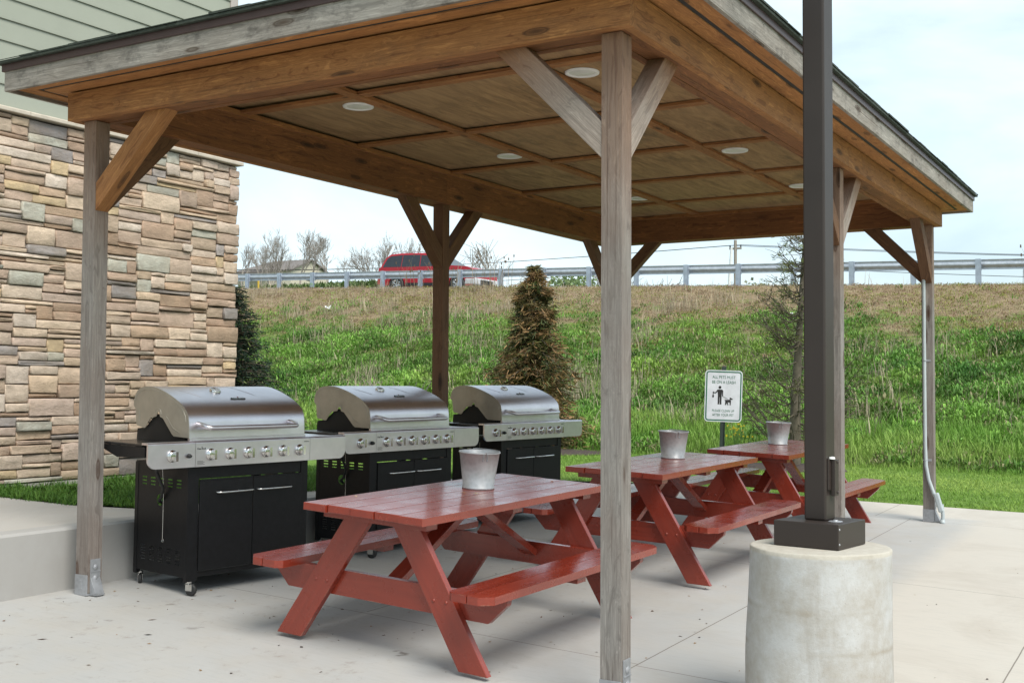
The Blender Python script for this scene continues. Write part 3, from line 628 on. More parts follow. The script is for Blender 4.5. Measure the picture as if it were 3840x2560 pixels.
# ------------------------------------------------------------------ tables
HT,HB,LN,FO,YL,BO,BI,TW=.695,.391,1.792,.28,.156,.363,.142,.70
def make_table():
    t=empty('picnic_table',(0,0,0),'x','picnic table','red picnic tables in a line')
    def board(name,a,b,w,h,par=t,**k): 
        return timber(name,a,b,w,h,M['red'],par,bevel=.004,**k)
    bw=(TW-.006*4)/5
    for i in range(5):
        x=bw/2+i*(bw+.006); e0=[.0,.012,.006,.010,.0][i]; e1=[.004,.0,.010,.002,.0][i]; board('top_board',(x,e0,HT-.018),(x,LN-e1,HT-.018),bw,.036)
    for y in(.14,LN-.14,LN/2): board('top_batten',(.045,y,HT-.055),(TW-.045,y,HT-.055),.085,.036)
    zt=HT-.073
    for s in(0,1):
        for e,yy in((0,YL),(1,LN-YL-.036)):
            # slanting 2x6 leg, cut level top and bottom
            q=[(-FO,0),(-FO+.158,0),(.285,zt),(.127,zt)]
            if s: q=[(TW-x,z) for x,z in q]
            a=Vector(((q[0][0]+q[1][0])/2,yy+.018,0)); b=Vector(((q[2][0]+q[3][0])/2,yy+.018,zt)); x_=(b-a).normalized(); y_=Vector((0,1,0)); z_=x_.cross(y_)
            mm=Matrix((x_,y_,z_)).transposed().to_4x4(); mm.translation=a; inv=mm.inverted(); pts=[inv@Vector((p[0],yy+.018,p[1])) for p in q]
            m=MB(); m.add([p+Vector((0,-.018,0)) for p in pts]+[p+Vector((0,.018,0)) for p in pts],[(0,1,2,3),(7,6,5,4),(0,4,5,1),(1,5,6,2),(2,6,7,3),(3,7,4,0)])
            m2=-.0185 if e==0 else .0185
            for zz in(.30,):
                for dx in(-.035,.035):
                    c=inv@Vector((a.x+(b.x-a.x)*zz/zt+dx,yy+.018,zz)); m.lathe([(.009,m2),(.008,m2*1.18),(0,m2*1.25)],10,c,0,'y')
            ob=m.build('leg',M['red'],t,.003); ob.matrix_local=mm
    zs1=HB-.036
    for yy in(YL+.037,LN-YL-.037-.036):
        m=MB(); m.prism([(-BO+.015,zs1),(-BO+.02,zs1-.03),(-BO+.115,zs1-.125),(TW+BO-.115,zs1-.125),(TW+BO-.02,zs1-.03),(TW+BO-.015,zs1)],yy,yy+.036,'y'); m.build('seat_support',M['red'],t,.003)
    for s in(0,1):
        xa,xb=(-BO,-BI) if s==0 else (TW+BI,TW+BO); w2=(xb-xa-.004)/2
        for k in(0,1):
            x0=xa+k*(w2+.004); x1=x0+w2; out=(k==0)==(s==0); c=.055
            if out: poly=[(x0,c),(x0+.05,0),(x1,0),(x1,LN),(x0+.05,LN),(x0,LN-c)] if s==0 else [(x0,0),(x1-.05,0),(x1,c),(x1,LN-c),(x1-.05,LN),(x0,LN)]
            else: poly=[(x0,0),(x1,0),(x1,LN),(x0,LN)] if 1 else 0
            if not out:
                poly=[(x0,.0),(x1-.03,.0),(x1,.03),(x1,LN-.03),(x1-.03,LN),(x0,LN)] if s==0 else [(x0,.03),(x0+.03,0),(x1,0),(x1,LN),(x0+.03,LN),(x0,LN-.03)]
            # local X along the bench
            m=MB(); m.prism([(y,-(x-(x0+x1)/2)) for x,y in poly],-.018,.018,'z'); ob=m.build('bench_board',M['red'],t,.004)
            ob.location=((x0+x1)/2,0,HB-.018); ob.rotation_euler=(0,0,R(90))
        board('bench_cleat',(xa+.02,LN/2,HB-.054),(xb-.02,LN/2,HB-.054),.085,.034)
    for y0,y1 in((YL+.074,LN/2-.06),(LN-YL-.074,LN/2+.06)):
        board('center_brace',(TW/2,y0,zs1-.06),(TW/2,y1,HT-.085),.085,.036,up=(0,-1 if y0<y1 else 1,0.3))
    return t
def tmat(x,y,z,yaw,tx,ty):
    r=Vector((math.cos(yaw),math.sin(yaw),tx)).normalized(); l=Vector((-math.sin(yaw),math.cos(yaw),ty)); u=r.cross(l).normalized(); l=u.cross(r)
    m=Matrix((r,l,u)).transposed().to_4x4(); m.translation=Vector((x,y,z)); return m
TP=[(-1.696,-.077,.004,-.026,-.054,.018,'nearest red picnic table, carrying a bucket, in front of the middle grill'),(-1.617,2.495,.035,-.015,-.038,.013,'middle red picnic table, partly hidden by the near wood post'),(-1.541,4.909,.050,-.014,-.045,.013,'farthest red picnic table, behind the dark metal pole, nearest the lawn')]
T0=make_table(); tabs=[T0]+[copy_tree(T0) for _ in range(2)]
for o,p in zip(tabs,TP): o.matrix_world=tmat(*p[:6]); o['label']=p[6]

# ------------------------------------------------------------------ buckets
def make_bucket():
    b=empty('bucket',(0,0,0),'x','bucket','galvanised buckets on the tables'); h=.196
    m=MB(); m.lathe([(0,.006),(.080,.006),(.084,.0),(.088,.0),(.088,.010),(.084,.013),(.109,h-.004),(.1135,h-.002),(.1145,h+.002),(.1115,h+.005),(.108,h+.002),(.082,.016),(0,.014)],48); m.build('pail',M['galv'],b)
    for s in(-1,1):
        m=MB(); m.tube([(s*.112,-.012,h-.03),(s*.115,-.010,h-.004),(s*.116,0,h+.010),(s*.115,.010,h-.004),(s*.112,.012,h-.03)],.0022,6)
        for d in(-.012,.012): m.lathe([(0,.004),(.004,.003),(.005,0)],8,(s*.106,d,h-.036),0,'x')
        m.build('ear',M['bracket'],b)
    m=MB(); m.tube([(-.114,0,h+.008)]+[(-.116*math.cos(a),.110*math.sin(a),h+.010-.004*math.sin(a)) for a in [math.pi*k/16 for k in range(1,16)]]+[(.114,0,h+.008)],.0022,6); m.build('bail_handle',M['bracket'],b)
    b.rotation_euler=(0,0,0); return b
b0=make_bucket(); bks=[b0]+[copy_tree(b0) for _ in range(2)]
for o,tb,(x,y),rz,l in zip(bks,tabs,((-1.344,.985),(-1.309,3.655),(-1.252,5.997)),(-40,-50,-60),('galvanised bucket on the nearest red table','galvanised bucket on the middle red table, just right of the near post','galvanised bucket on the farthest red table, just left of the dark metal pole')):
    mi=tb.matrix_world.inverted()@Vector((x,y,.7)); o.matrix_world=tb.matrix_world@Matrix.Translation((mi.x,mi.y,HT+.0005))@Matrix.Rotation(R(rz),4,'Z'); o['label']=l

# ------------------------------------------------------------------ light pole on pier
pg=gz(.66,.42)-.03
def pj(a,h): return .003*math.sin(3*a+h*9)+.0015*math.sin(7*a-h*13)+.016*(1-min(1,max(0,h/.7)))*(1-.6*math.cos(a-.4))
m=MB(); ph=.60-pg; prf=[(.290+.0,h) for h in np.linspace(0,ph-.03,14)]; prf=[(.287,float(h)) for _,h in prf]+[(.287,ph-.006),(.283,ph-.001),(.276,ph),(0.001,ph)]
m.lathe(prf,72,(0,0,0),0,'z',True,lambda a,h: pj(a,h) if h<ph-.001 else 0); pier_o=m.build('concrete_pier',M['pier']); pier_o.location=(.676,.42,pg)
tag(pier_o,'round stained concrete pier carrying the dark metal pole','pier')
yaw=math.atan2(-.044,.285); lp=empty('light_pole',(.668,.452,.602),'dark bronze square metal pole on a boxed base on top of the round pier','pole'); lp.rotation_euler=(0,0,yaw)
m=MB(); m.box(-.142,.142,-.138,.138,0,.103); m.build('base_cover',M['bronze'],lp,.003)
m=MB(); m.box(-.0485,.0485,-.0485,.0485,.103,7.0); m.build('shaft',M['bronze'],lp,.008)
m=MB(); m.box(.0486,.056,-.034,.030,.23,.36); m.box(.056,.074,-.012,.026,.205,.355); 
for zz in(.22,.345): m.lathe([(0,.006),(.005,.004),(.006,0)],8,(.0745,.012,zz),0,'x')
m.build('handhole_cover',[M['bronze']],lp,.002)
m=MB(); m.lathe([(.0,.006),(.012,.004),(.014,-.004)],8,(.060,-.01,.362),0); m.build('sealant_dab',M['white'],lp)
m=MB(); m.lathe([(.0,.006),(.011,.006),(.012,.0)],6,(.085,-.035,.104)); m.lathe([(.0,.0015),(.028,.0015),(.030,0)],16,(.085,-.035,.104))
for zz in(.022,.082): m.lathe([(0,.003),(.004,.002),(.005,0)],8,(.142,-.128,zz),0,'x')
m.build('bolt',M['bracket'],lp)

# ------------------------------------------------------------------ sign
sgp=(-2.93,9.095); sz0=.80
sg=empty('pet_sign',(sgp[0],sgp[1],T(*sgp)),'white sign with green border about leashing pets, beyond the middle table','sign')
Yw=R(31); tilt=R(1.8)
SM=Matrix.Translation((0,0,0))@Matrix.Rotation(Yw,4,'Z')@Matrix.Rotation(tilt,4,'Y')
def rr(w,h,r,n=6): 
    o=[]
    for cx,cz,a0 in((w/2-r,h/2-r,0),(-w/2+r,h/2-r,90),(-w/2+r,-h/2+r,180),(w/2-r,-h/2+r,270)):
        o+=[(cx+r*math.cos(R(a0+90*k/n)),cz+r*math.sin(R(a0+90*k/n))) for k in range(n+1)]
    return o
zc=1.16-T(*sgp)+.0
green=plain('sign_green',(.01,.115,.06),.45); swhite=plain('sign_white',(.60,.61,.66),.45); blk=plain('sign_black',(.012,.010,.011),.5)
SC=Matrix.Translation((0,-.03,zc))
m=MB(); A=rr(.452,.62,.045); m.prism(A,.0,.003,'y',0); B_=rr(.428,.596,.035); C_=rr(.398,.566,.022); nA=len(B_)
m.add([(x,-.0012,z) for x,z in B_]+[(x,-.0012,z) for x,z in C_],[(i,(i+1)%nA,(i+1)%nA+nA,i+nA) for i in range(nA)],1)
def lett(s,size,z,sx=.86):
    v,f=text_mesh(s,size,.0003); m.add([(p.x*sx,-.0012-p.z,p.y+z) for p in v],f,1)
lett('ALL PETS MUST',.051,.225,.80); lett('BE ON A LEASH',.051,.165,.80); lett('PLEASE CLEAN UP',.043,-.178,.78); lett('AFTER YOUR PET',.043,-.228,.78)
def P2(pts,mi=2): m.prism(pts,-.0030,-.0010,'y',mi)
# walking figure with bag and dog (pictogram)
cx=-.045
P2([(cx+.017*math.cos(a),.105+.017*math.sin(a)) for a in [2*math.pi*k/18 for k in range(18)]])
P2([(cx-.028,.078),(cx+.028,.078),(cx+.022,.0),(cx+.022,-.10),(cx+.004,-.10),(cx+.002,-.01),(cx-.002,-.01),(cx-.004,-.10),(cx-.022,-.10),(cx-.022,.0)])
P2([(cx+.026,.078),(cx+.040,.066),(cx+.040,-.005),(cx+.029,-.005),(cx+.027,.05)]); P2([(cx-.028,.078),(cx-.05,.045),(cx-.075,.042),(cx-.075,.031),(cx-.044,.033),(cx-.022,.058)])
P2([(cx-.075,.052),(cx-.085,.048),(cx-.082,.025),(cx-.092,-.01),(cx-.08,-.022),(cx-.068,-.01),(cx-.077,.025),(cx-.070,.048)])
P2([(cx+.040,-.004),(cx+.096,-.032),(cx+.096,-.036),(cx+.040,-.008)])
P2([(.015,-.038),(.025,-.044),(.085,-.040),(.092,-.054),(.090,-.106),(.078,-.106),(.078,-.074),(.052,-.070),(.062,-.104),(.053,-.106),(.040,-.080),(.034,-.104),(.022,-.104),(.024,-.060)])
P2([(.078,-.042),(.076,-.012),(.112,-.030),(.112,-.040),(.090,-.040)])
ob=m.build('sign_panel',[swhite,green,blk],sg); ob.matrix_local=SM@SC
m=MB(); m.box(-.028,.028,.004,.010,-.05-zc,.355); m.box(-.028,-.022,-.012,.010,-.05-zc,.30*0-.315); m.box(.022,.028,-.012,.010,-.05-zc,-.315); ob=m.build('sign_post',plain('dark_green_post',(.02,.035,.028),.6),sg); ob.matrix_local=SM@SC@Matrix.Translation((0,.004,0))
m=MB(); m.box(-.01,.03,.016,.030,.2,.372); ob=m.build('wood_stake',M['post_b'],sg); ob.matrix_local=SM@SC@Matrix.Translation((0,.006,0))

# ------------------------------------------------------------------ cooler behind the nearest table
ck=empty('cooler',(-3.22,3.52,gz(-3.22,3.52)),'pale grey blue cooler with a blue lid between the two farther grills','cooler'); ck.rotation_euler=(0,0,R(84))
m=MB(); m.prism([(-.22,.02),(.22,.02),(.235,.27),(-.235,.27)],-.15,.15,'y'); m.build('body',plain('pale_cooler_plastic',(.55,.62,.68),.4),ck,.015)
m=MB(); m.box(-.245,.245,-.16,.16,.272,.315); m.build('lid',plain('blue_lid_plastic',(.03,.12,.42),.35),ck,.012)
m=MB(); m.tube([(-.24,-.10,.24),(-.27,-.09,.22),(-.27,.09,.22),(-.24,.10,.24)],.008,8); m.build('handle',M['white'],ck)

# ------------------------------------------------------------------ building
bl=empty('building',(-6.2,0,.4),'building corner with stacked ledge stone below and sage green lap siding above','building')
BX=-6.2; BY1=4.215; BZ0=.46; BZ1=3.43
def stonework():
    u=.038; cw=.055; y0=-3.0; nyc=int((BY1-y0)/cw); nzc=int((BZ1-BZ0)/u); occ=np.zeros((nyc,nzc),bool); V=[];F=[];C=[]; rs=random.Random(5)
    pal=[(.45,.35,.29),(.52,.44,.37),(.40,.285,.20),(.33,.225,.155),(.50,.40,.32),(.27,.245,.235),(.37,.365,.31),(.52,.395,.24),(.43,.32,.25),(.54,.44,.35),(.36,.25,.18),(.49,.375,.28),(.46,.35,.25),(.38,.275,.205),(.52,.41,.31),(.44,.34,.265)]
    for j in range(nzc):
        for i in range(nyc):
            if occ[i,j]: continue
            run=0
            while i+run<nyc and not occ[i+run,j]: run+=1
            h=rs.choice([1,1,1,2,2,2,2,3,3,4]); w=rs.choice([3,4,5,6,6,7,8,9,11]) if h<3 else rs.choice([3,4,4,5,6,7,8])
            if h==1: w+=2
            w=min(w,run)
            if run-w in(1,): w=run
            h=min(h,nzc-j)
            while h>1 and occ[i:i+w,j:j+h].any(): h-=1
            occ[i:i+w,j:j+h]=True
            ya=y0+i*cw+rs.uniform(-.003,.004); yb=y0+(i+w)*cw-.004+rs.uniform(-.004,.003); za=BZ0+j*u+.001; zb=BZ0+(j+h)*u-.006
            if i+w>=nyc: yb=BY1+rs.uniform(-.012,.012)
            d=rs.uniform(.0,.026); j_=lambda s=.006: rs.uniform(-s,s); c=rs.choice(pal); k_=rs.uniform(1.08,1.5); c=tuple(x*k_ for x in c)
            rings=[(0,-.05,0),(0,.016,.003),(.0025,.024,.004),(.012,.027,.007)]; n=6; vs=[]
            q=[(ya,za),((ya+yb)/2,za+j_(.004)),(yb,za),(yb,(za+zb)/2),(yb,zb),((ya+yb)/2,zb+j_(.004)),(ya,zb),(ya,(za+zb)/2)]; q=[(a+j_(.004),b+j_(.003)) for a,b in q]
            cy,cz=(ya+yb)/2,(za+zb)/2; b0=len(V); ins_y=max(.02,(yb-ya)/2); ins_z=max(.012,(zb-za)/2)
            for t,dd,jj in rings:
                for a,b in q: V.append((BX+d+dd+j_(jj),cy+(a-cy)*max(.2,1-t/ins_y),cz+(b-cz)*max(.2,1-t*.75/ins_z))); C.append(c)
            V.append((BX+d+.028+j_(.010),cy+j_(.03),cz+j_(.01))); C.append(c)
            for r in range(3):
                for s_ in range(8): F.append((b0+r*8+s_,b0+r*8+(s_+1)%8,b0+(r+1)*8+(s_+1)%8,b0+(r+1)*8+s_))
            for s_ in range(8): F.append((b0+24+s_,b0+24+(s_+1)%8,b0+32,b0+32))
    return V,F,C
V,F,C=stonework(); me=bpy.data.meshes.new('stone_facing'); me.from_pydata([(x-BX,y,z-.4) for x,y,z in V],[],[tuple(dict.fromkeys(f)) for f in F])
a=me.color_attributes.new('Col','FLOAT_COLOR','POINT'); a.data.foreach_set('color',np.c_[np.array(C),np.ones(len(C))].astype(np.float32).ravel()); me.materials.append(M['stone']); me.polygons.foreach_set('use_smooth',[True]*len(me.polygons)); me.update()
so=bpy.data.objects.new('stone_facing',me); COL.objects.link(so); so.parent=bl
m=MB(); m.box(-9,-.012,-8,BY1-.012,-.3,BZ1-.4); m.build('wall_core',M['gap'],bl); m=MB(); m.box(-.0,.045,-8,BY1+.02,-.1,.052); m.build('footing',M['walk'],bl)
m=MB()
yy=-3.2
while yy<BY1:
    w=min(.62,BY1+.05-yy); z=BZ1-.4; m.prism([(-.05,z+.0),(.085,z+.0),(.085,z+.032),(-.01,z+.062),(-.05,z+.062)],yy,yy+w-.004,'y'); yy+=.62
m.build('stone_ledge',M['sill'],bl,.006)
m=MB(); z=BZ1-.4+.06; ex=.1755; k=0
while z<6.6:
    z2=z+ex; m.prism([(-.03,z),(.022,z-.012),(.022,z+.0),(.008,z2),(-.03,z2)],-8,BY1-.13,'y'); z=z2; k+=1
m.box(-9,-.03,-8,BY1-.05,BZ1-.4,6.6); m.build('lap_siding',M['siding'],bl)
m=MB(); m.box(-.10,.03,BY1-.128,BY1-.03,BZ1-.34,6.6); m.build('corner_board',M['trim'],bl,.003)

# ------------------------------------------------------------------ guardrail
gA=np.array([-34.004,34.343,6.182]); gD=np.array([1.905*math.cos(-.045),1.905*math.sin(-.045),-.063]); HR=.75
gr=empty('guardrail',(-18,33.7,5),'galvanised steel guardrail on posts along the crest of the bank','guardrail'); gi=Matrix.Translation((-18,33.7,5)).inverted()
d=Vector(gD).normalized(); side=Vector((d.y,-d.x,0)).normalized()   # toward the bank
back=-side
wp=[(.035,.0),(.0,.035),(.0,.07),(.055,.115),(.075,.155),(.055,.195),(.0,.24),(.0,.275),(.035,.31)]
i0,i1=-16,25; m=MB(); vs=[]
for i in range(i0,i1+1):
    p=Vector(gA+gD*i)
    for q,z in wp: vs.append(gi@(p+back*(.19-q)+Vector((0,0,-.31+z-.0))))
n=len(wp); fs=[(k*n+j,(k+1)*n+j,(k+1)*n+j+1,k*n+j+1) for k in range(i1-i0) for j in range(n-1)]
m.add(vs,fs,0,True)
m.v=[v for v in m.v]; rail=m.build('rail_beam',M['rail'],gr)
sol=rail.modifiers.new('s','SOLIDIFY'); sol.thickness=.004
pm=MB(); pm.box(-.076,.076,-.006,0,-1.1,.0); pm.box(-.076,.076,.094,.10,-1.1,.0); pm.box(-.004,.004,0,.094,-1.1,.0)
bmk=MB(); bmk.box(-.07,.07,.101,.19,-.34,-.02)
p0=None
for i in range(i0+1,i1):
    p=Vector(gA+gD*i)
    if p0 is None:
        p0=pm.build('rail_post',M['railpost'],gr); blk0=bmk.build('offset_block',M['railpost'],p0,.004); o=p0
    else: o=copy_tree(p0,gr)
    o.matrix_local=gi@Matrix.Translation(p)@Matrix.Rotation(-.045,4,'Z')@Matrix.Rotation(rnd.uniform(-.008,.008),4,'Y')

# ------------------------------------------------------------------ red car on the road
def make_suv():
    x0=-25.95; y0=37.3; z0=T(x0,37)+.045; s=empty('suv',(x0,y0,z0),'red five door estate style off-roader with roof rails driving behind the guardrail','car'); s.rotation_euler=(0,R(1.9),0)
    Lh=2.45; w=.92; redp=plain('red_car_paint',(.38,.012,.022),.22,.1,.05); gl=plain('tinted_car_glass',(.03,.035,.04),.08); dk=plain('dark_car_plastic',(.015,.015,.016),.5)
    body=[(-Lh,.42),(-Lh,.62),(-Lh+.03,.95),(-Lh+.05,1.10),(-Lh+.20,1.12),(1.05,1.16),(1.20,1.18),(2.05,1.13),(2.30,1.05),(2.43,.86),(Lh,.60),(Lh,.40),(2.2,.33),(2.02,.33)]
    def arch(c,r=.42): return [(c+r*math.cos(a),.36+r*math.sin(a)) for a in [math.pi*k/10 for k in range(0,11)]]
    body+= arch(1.62)+[(1.15,.30),(-1.0,.30)]+arch(-1.45)+[(-1.95,.33),(-2.2,.36)]
    m=MB(); m.prism(body,-w,w,'y'); b=m.build('body',redp,s,.012)
    cab=[(-Lh+.10,1.10),(-Lh+.30,1.55),(-Lh+.52,1.70),(-1.4,1.745),(-.2,1.74),(.30,1.66),(1.22,1.11)]
    m=MB(); n=len(cab); vs=[(x,-(w-.02)+(z-1.1)*.28,z) for x,z in cab]+[(x,(w-.02)-(z-1.1)*.28,z) for x,z in cab]
    m.add(vs,[tuple(range(n)),tuple(range(2*n-1,n-1,-1))]+[(i,i+n,(i+1)%n+n,(i+1)%n) for i in range(n)]); m.build('cabin',redp,s,.03)
    def win(pts,name):
        for sd in(-1,1):
            m=MB(); vs=[(x,sd*((w-.015)-(z-1.1)*.28),z) for x,z in pts]; vs2=[(x,y-sd*.03,z) for x,y,z in vs]; k=len(pts); m.add(vs+vs2,[tuple(range(k)),tuple(range(2*k-1,k-1,-1))]+[(i,(i+1)%k,(i+1)%k+k,i+k) for i in range(k)]); m.build(name,gl,s)
    win([(-2.22,1.14),(-2.05,1.52),(-1.88,1.62),(-1.28,1.66),(-1.27,1.14)],'side_window'); win([(-1.24,1.14),(-1.25,1.66),(-.36,1.66),(-.32,1.14)],'side_window'); win([(-.28,1.14),(-.32,1.65),(.24,1.60),(.92,1.14)],'side_window')
    m=MB(); m.add([(.36,-.62,1.62),(.36,.62,1.62),(1.17,.84,1.14),(1.17,-.84,1.14)],[(0,1,2,3)]); m.v=[(x+.015,y,z+.02) for x,y,z in m.v]; m.build('windscreen',gl,s)
    for c in(1.62,-1.45):
        for sd in(-1,1):
            m=MB(); m.lathe([(.24,-.11),(.33,-.12),(.37,-.08),(.37,.08),(.33,.12),(.24,.11)],28,(c,sd*(w-.08),.37),0,'y'); wh=m.build('wheel',M['rubber'],s)
            m=MB(); m.lathe([(0,.10),(.06,.10),(.10,.06),(.20,.06),(.25,.10),(.25,-.10)],20,(c,sd*(w-.08),.37),0,'y'); 
            for k in range(5):
                a=2*math.pi*k/5; m.tube([(c,sd*(w-.0)-.0,.37),(c+.23*math.cos(a),sd*(w+.01),.37+.23*math.sin(a))],.03,5)
            m.build('rim',M['chrome'],wh)
    for sd in(-1,1):
        m=MB(); m.tube([(-1.9,sd*.66,1.73),(-1.8,sd*.66,1.80),(-.3,sd*.66,1.80),(-.1,sd*.66,1.74)],.02,6); m.build('roof_rail',M['chrome'],s)
        m=MB(); m.box(2.08,2.36,sd*.74-.12,sd*.74+.16,.70,.88); m.build('headlight',M['lens'],s,.03)
        m=MB(); m.box(-Lh-.01,-Lh+.10,sd*.78-.10,sd*.78+.12,.80,1.08); m.build('tail_light',plain('red_tail_lens',(.25,.01,.01),.2),s,.02)
        m=MB(); m.box(.62,.78,sd*(w+.03)-.09,sd*(w+.03)+.09,1.14,1.28); m.build('mirror',redp,s,.03)
        m=MB(); m.box(-1.0,1.15,sd*w-.01 if sd>0 else -w-.02,sd*w+.02 if sd>0 else -w+.01,.32,.46); m.build('sill_trim',M['chrome'] if 0 else dk,s,.005)
    m=MB(); m.box(1.98,Lh+.05,-w-.01,w+.01,.36,.66,0); m.build('front_bumper',plain('silver_bumper',(.55,.55,.56),.35),s,.06)
    m=MB(); m.box(2.25,Lh+.06,-.5,.5,.40,.60); m.build('grille',dk,s,.02)
    for z_,x_ in((.75,0),):
        for xd in(-1.26,-.30,.85): 
            m=MB(); m.box(xd-.006,xd+.006,-w-.003,-w+.01,.40,1.10); m.build('door_gap',dk,s)
    for xd in(-.95,.10): m=MB(); m.box(xd-.10,xd+.08,-w-.035,-w+.005,.93,.97); m.build('door_handle',redp,s,.008)
make_suv()

# ------------------------------------------------------------------ far houses, poles
def rowz(x,y): return T(x,y)
HSX=0
hs=empty('house',(-93.6,110,15),'cream gabled house with a grey brown roof on the rise beyond the road','house'); hz=-1.5
hs.rotation_euler=(0,0,R(38)); cream=plain('cream_clapboard',(.55,.50,.40),.8); hroof=plain('brown_shingle_roof',(.17,.15,.14),.9)
gw=8.2; hl=8.0; ez=.42; rz_=1.9
hs.rotation_euler=(0,0,R(95))
m=MB(); m.prism([(-gw/2,-4),(gw/2,-4),(gw/2,ez),(0,rz_),(-gw/2,ez)],0,.2,'y'); m.box(-gw/2,gw/2,.2,hl,-4,ez); m.build('wall',cream,hs)
m=MB(); e_=.35; A=[(-gw/2-e_,-e_,ez-.12),(gw/2+e_,-e_,ez-.12),(gw/2+e_,hl+e_,ez-.12),(-gw/2-e_,hl+e_,ez-.12),(0,-e_,rz_+.05),(0,hl-2.6,rz_+.05)]
up_=[(x,y,z+.16) for x,y,z in A]; m.add(up_,[(0,4,5,3),(1,2,5,4),(2,3,5)]); m.add(A,[(0,3,5,4),(1,4,5,2),(2,5,3)]); m.add(A+up_,[(0,4,10,6),(4,1,7,10),(1,2,8,7),(2,3,9,8),(3,0,6,9)]); m.build('roof',hroof,hs)
m=MB(); m.box(-gw/2-2.0,-gw/2-.0,3.2,hl-.2,ez-.52,ez-.36); m.build('porch_roof',hroof,hs)
for py_ in(3.4,5.6,7.6):
    m=MB(); m.box(-gw/2-1.8,-gw/2-1.65,py_,py_+.12,-4,ez-.52); m.build('porch_post',cream,hs)
m=MB(); m.box(-.9,.3,-.04,.01,-.6,.15); m.build('window',M['shelf'],hs)
sh=empty('shed',(-20.9,70,6.6),'small tan flat roofed shed beyond the road, just right of the red car','shed')
m=MB(); m.box(-14.0,-9.6,0,6,-4,1.75-.35); m.build('wall',plain('tan_shed_wall',(.42,.34,.24),.8),sh); m=MB(); m.box(-14.2,-9.4,-.2,6.2,1.40,1.55); m.build('roof',hroof,sh)
upx=empty('utility_pole',(-29.9,86.4,3),'weathered wooden utility pole with a crossarm far beyond the guardrail','utility pole')
m=MB(); m.tube([(0,0,-3),(0,0,10.2)],[.19,.13],8); m.build('pole',M['fbark'],upx)
m=MB(); m.box(-.5,.5,-.08,.08,9.45,9.60); m.build('crossarm',M['fbark'],upx)
for xx in(-.45,.45): m=MB(); m.lathe([(.05,9.62),(.07,9.7),(.04,9.8),(0,9.82)],8,(xx,0,0)); m.build('insulator',M['rubber'],upx)
m=MB()
for k,(z,o_) in enumerate(((9.8,-.45),(9.8,.45),(8.2,0),(6.6,0),(6.1,0.1),(5.3,0))):
    for s in(-1,1):
        X=90*s; pts=[(o_+X*t,(12 if s>0 else -14)*t,z+(3.2 if s<0 else -.6)*t-2.2*math.sin(math.pi*t)) for t in [i/14 for i in range(15)]]; m.tube(pts,.022,4)
m.build('power_line',M['rubber'],upx)
wpo=mesh_obj; m=MB(); m.tube([(0,0,-4),(0,0,3.4),(.12,0,5.1)],[.09,.08,.06],8); o=m.build('white_pole',M['white']); o.location=(-18.42,52.8,3.3); tag(o,'thin leaning white pole just beyond the guardrail, beside the utility pole','pole')
m=MB(); m.tube([(0,0,-.5),(0,0,.95)],.05,8); o=m.build('marker_post',plain('yellow_marker',(.62,.42,.03),.5)); o.location=(-34.0,35.1,5.2); tag(o,'yellow marker post behind the guardrail near the stone building','post')

# ------------------------------------------------------------------ trees
def cone_tree(name,loc,h,rmax,label,palette,dens,seed,droop=.35,tip=None,shape=None,needle=.05,gap=0.,blk=None,lean=0):
    rs=np.random.default_rng(seed); t=empty(name,loc,label,'tree')
    m=MB(); m.tube([(0,0,-.2),(lean*.3,0,h*.5),(lean,0,h*.98)],[.075*h/3.3,.045*h/3.3,.008],8); 
    P=[];F=[];C=[]; k=0; z=.10*h
    nb=int(dens)
    for i in range(nb):
        u=(i+rs.random())/nb; u=1-(1-u)**.85 if shape is None else u
        zz=(.04+.95*u)*h; r=(shape(u) if shape else rmax*(1-u)**.85+.04)*rs.uniform(.6,1.18); az=rs.uniform(0,2*math.pi); dr=droop*rs.uniform(.6,1.3); bx=lean*u
        n=7; pts=[]
        for j in range(n+1):
            s=j/n; pts.append((bx+r*s*math.cos(az),r*s*math.sin(az),zz+r*(.25*s-dr*s*s)))
        m.tube(pts[::2]+[pts[-1]],[.012,.010,.007,.005,.003],4,caps=False)
        cc=np.array(palette[rs.integers(len(palette))])*rs.uniform(.65,1.3)
        cnt=int(10+r*95)
        s=rs.random(cnt)**.6; idx=s*n; a=np.array(pts); base=np.stack([np.interp(idx,np.arange(n+1),a[:,q]) for q in range(3)],1)
        spread=(.22*r*(1-s*.6)+.02)[:,None]; base=base+rs.normal(0,1,(cnt,3))*spread*np.array([.8,.8,.45])
        d=np.stack([np.cos(az)+rs.normal(0,.75,cnt),np.sin(az)+rs.normal(0,.75,cnt),rs.normal(-.25,.5,cnt)],1); d/=np.linalg.norm(d,axis=1)[:,None]
        L_=needle*rs.uniform(.6,1.7,cnt)[:,None]; sd=np.cross(d,rs.normal(0,1,(cnt,3))); sd/=np.linalg.norm(sd,axis=1)[:,None]; w=needle*rs.uniform(.12,.3,cnt)[:,None]
        q=np.stack([base-sd*w*.5,base+sd*w*.5,base+d*L_+sd*w*.25,base+d*L_-sd*w*.25],1)
        P.append(q.reshape(-1,3)); F.append(np.arange(cnt*4).reshape(-1,4)+k); k+=cnt*4
        col=cc[None,:]*rs.uniform(.6,1.35,(cnt,1)); 
        if tip is not None:
            mk=(s>.75)&(rs.random(cnt)<.10); col[mk]=np.array(tip)
        C.append(np.repeat(col,4,0))
    m.build('trunk',M['bark'],t); soup('crown',np.concatenate(P),np.concatenate(F),np.concatenate(C),M['needle'],t); return t
cone_tree('spruce_tree',(-7.48,5.60,.40),2.00,.68,'dark green young spruce with pale new tips at the corner of the stone building',[(.020,.040,.022),(.028,.055,.028),(.016,.034,.020)],340,3,.25,(.20,.26,.08),needle=.05)
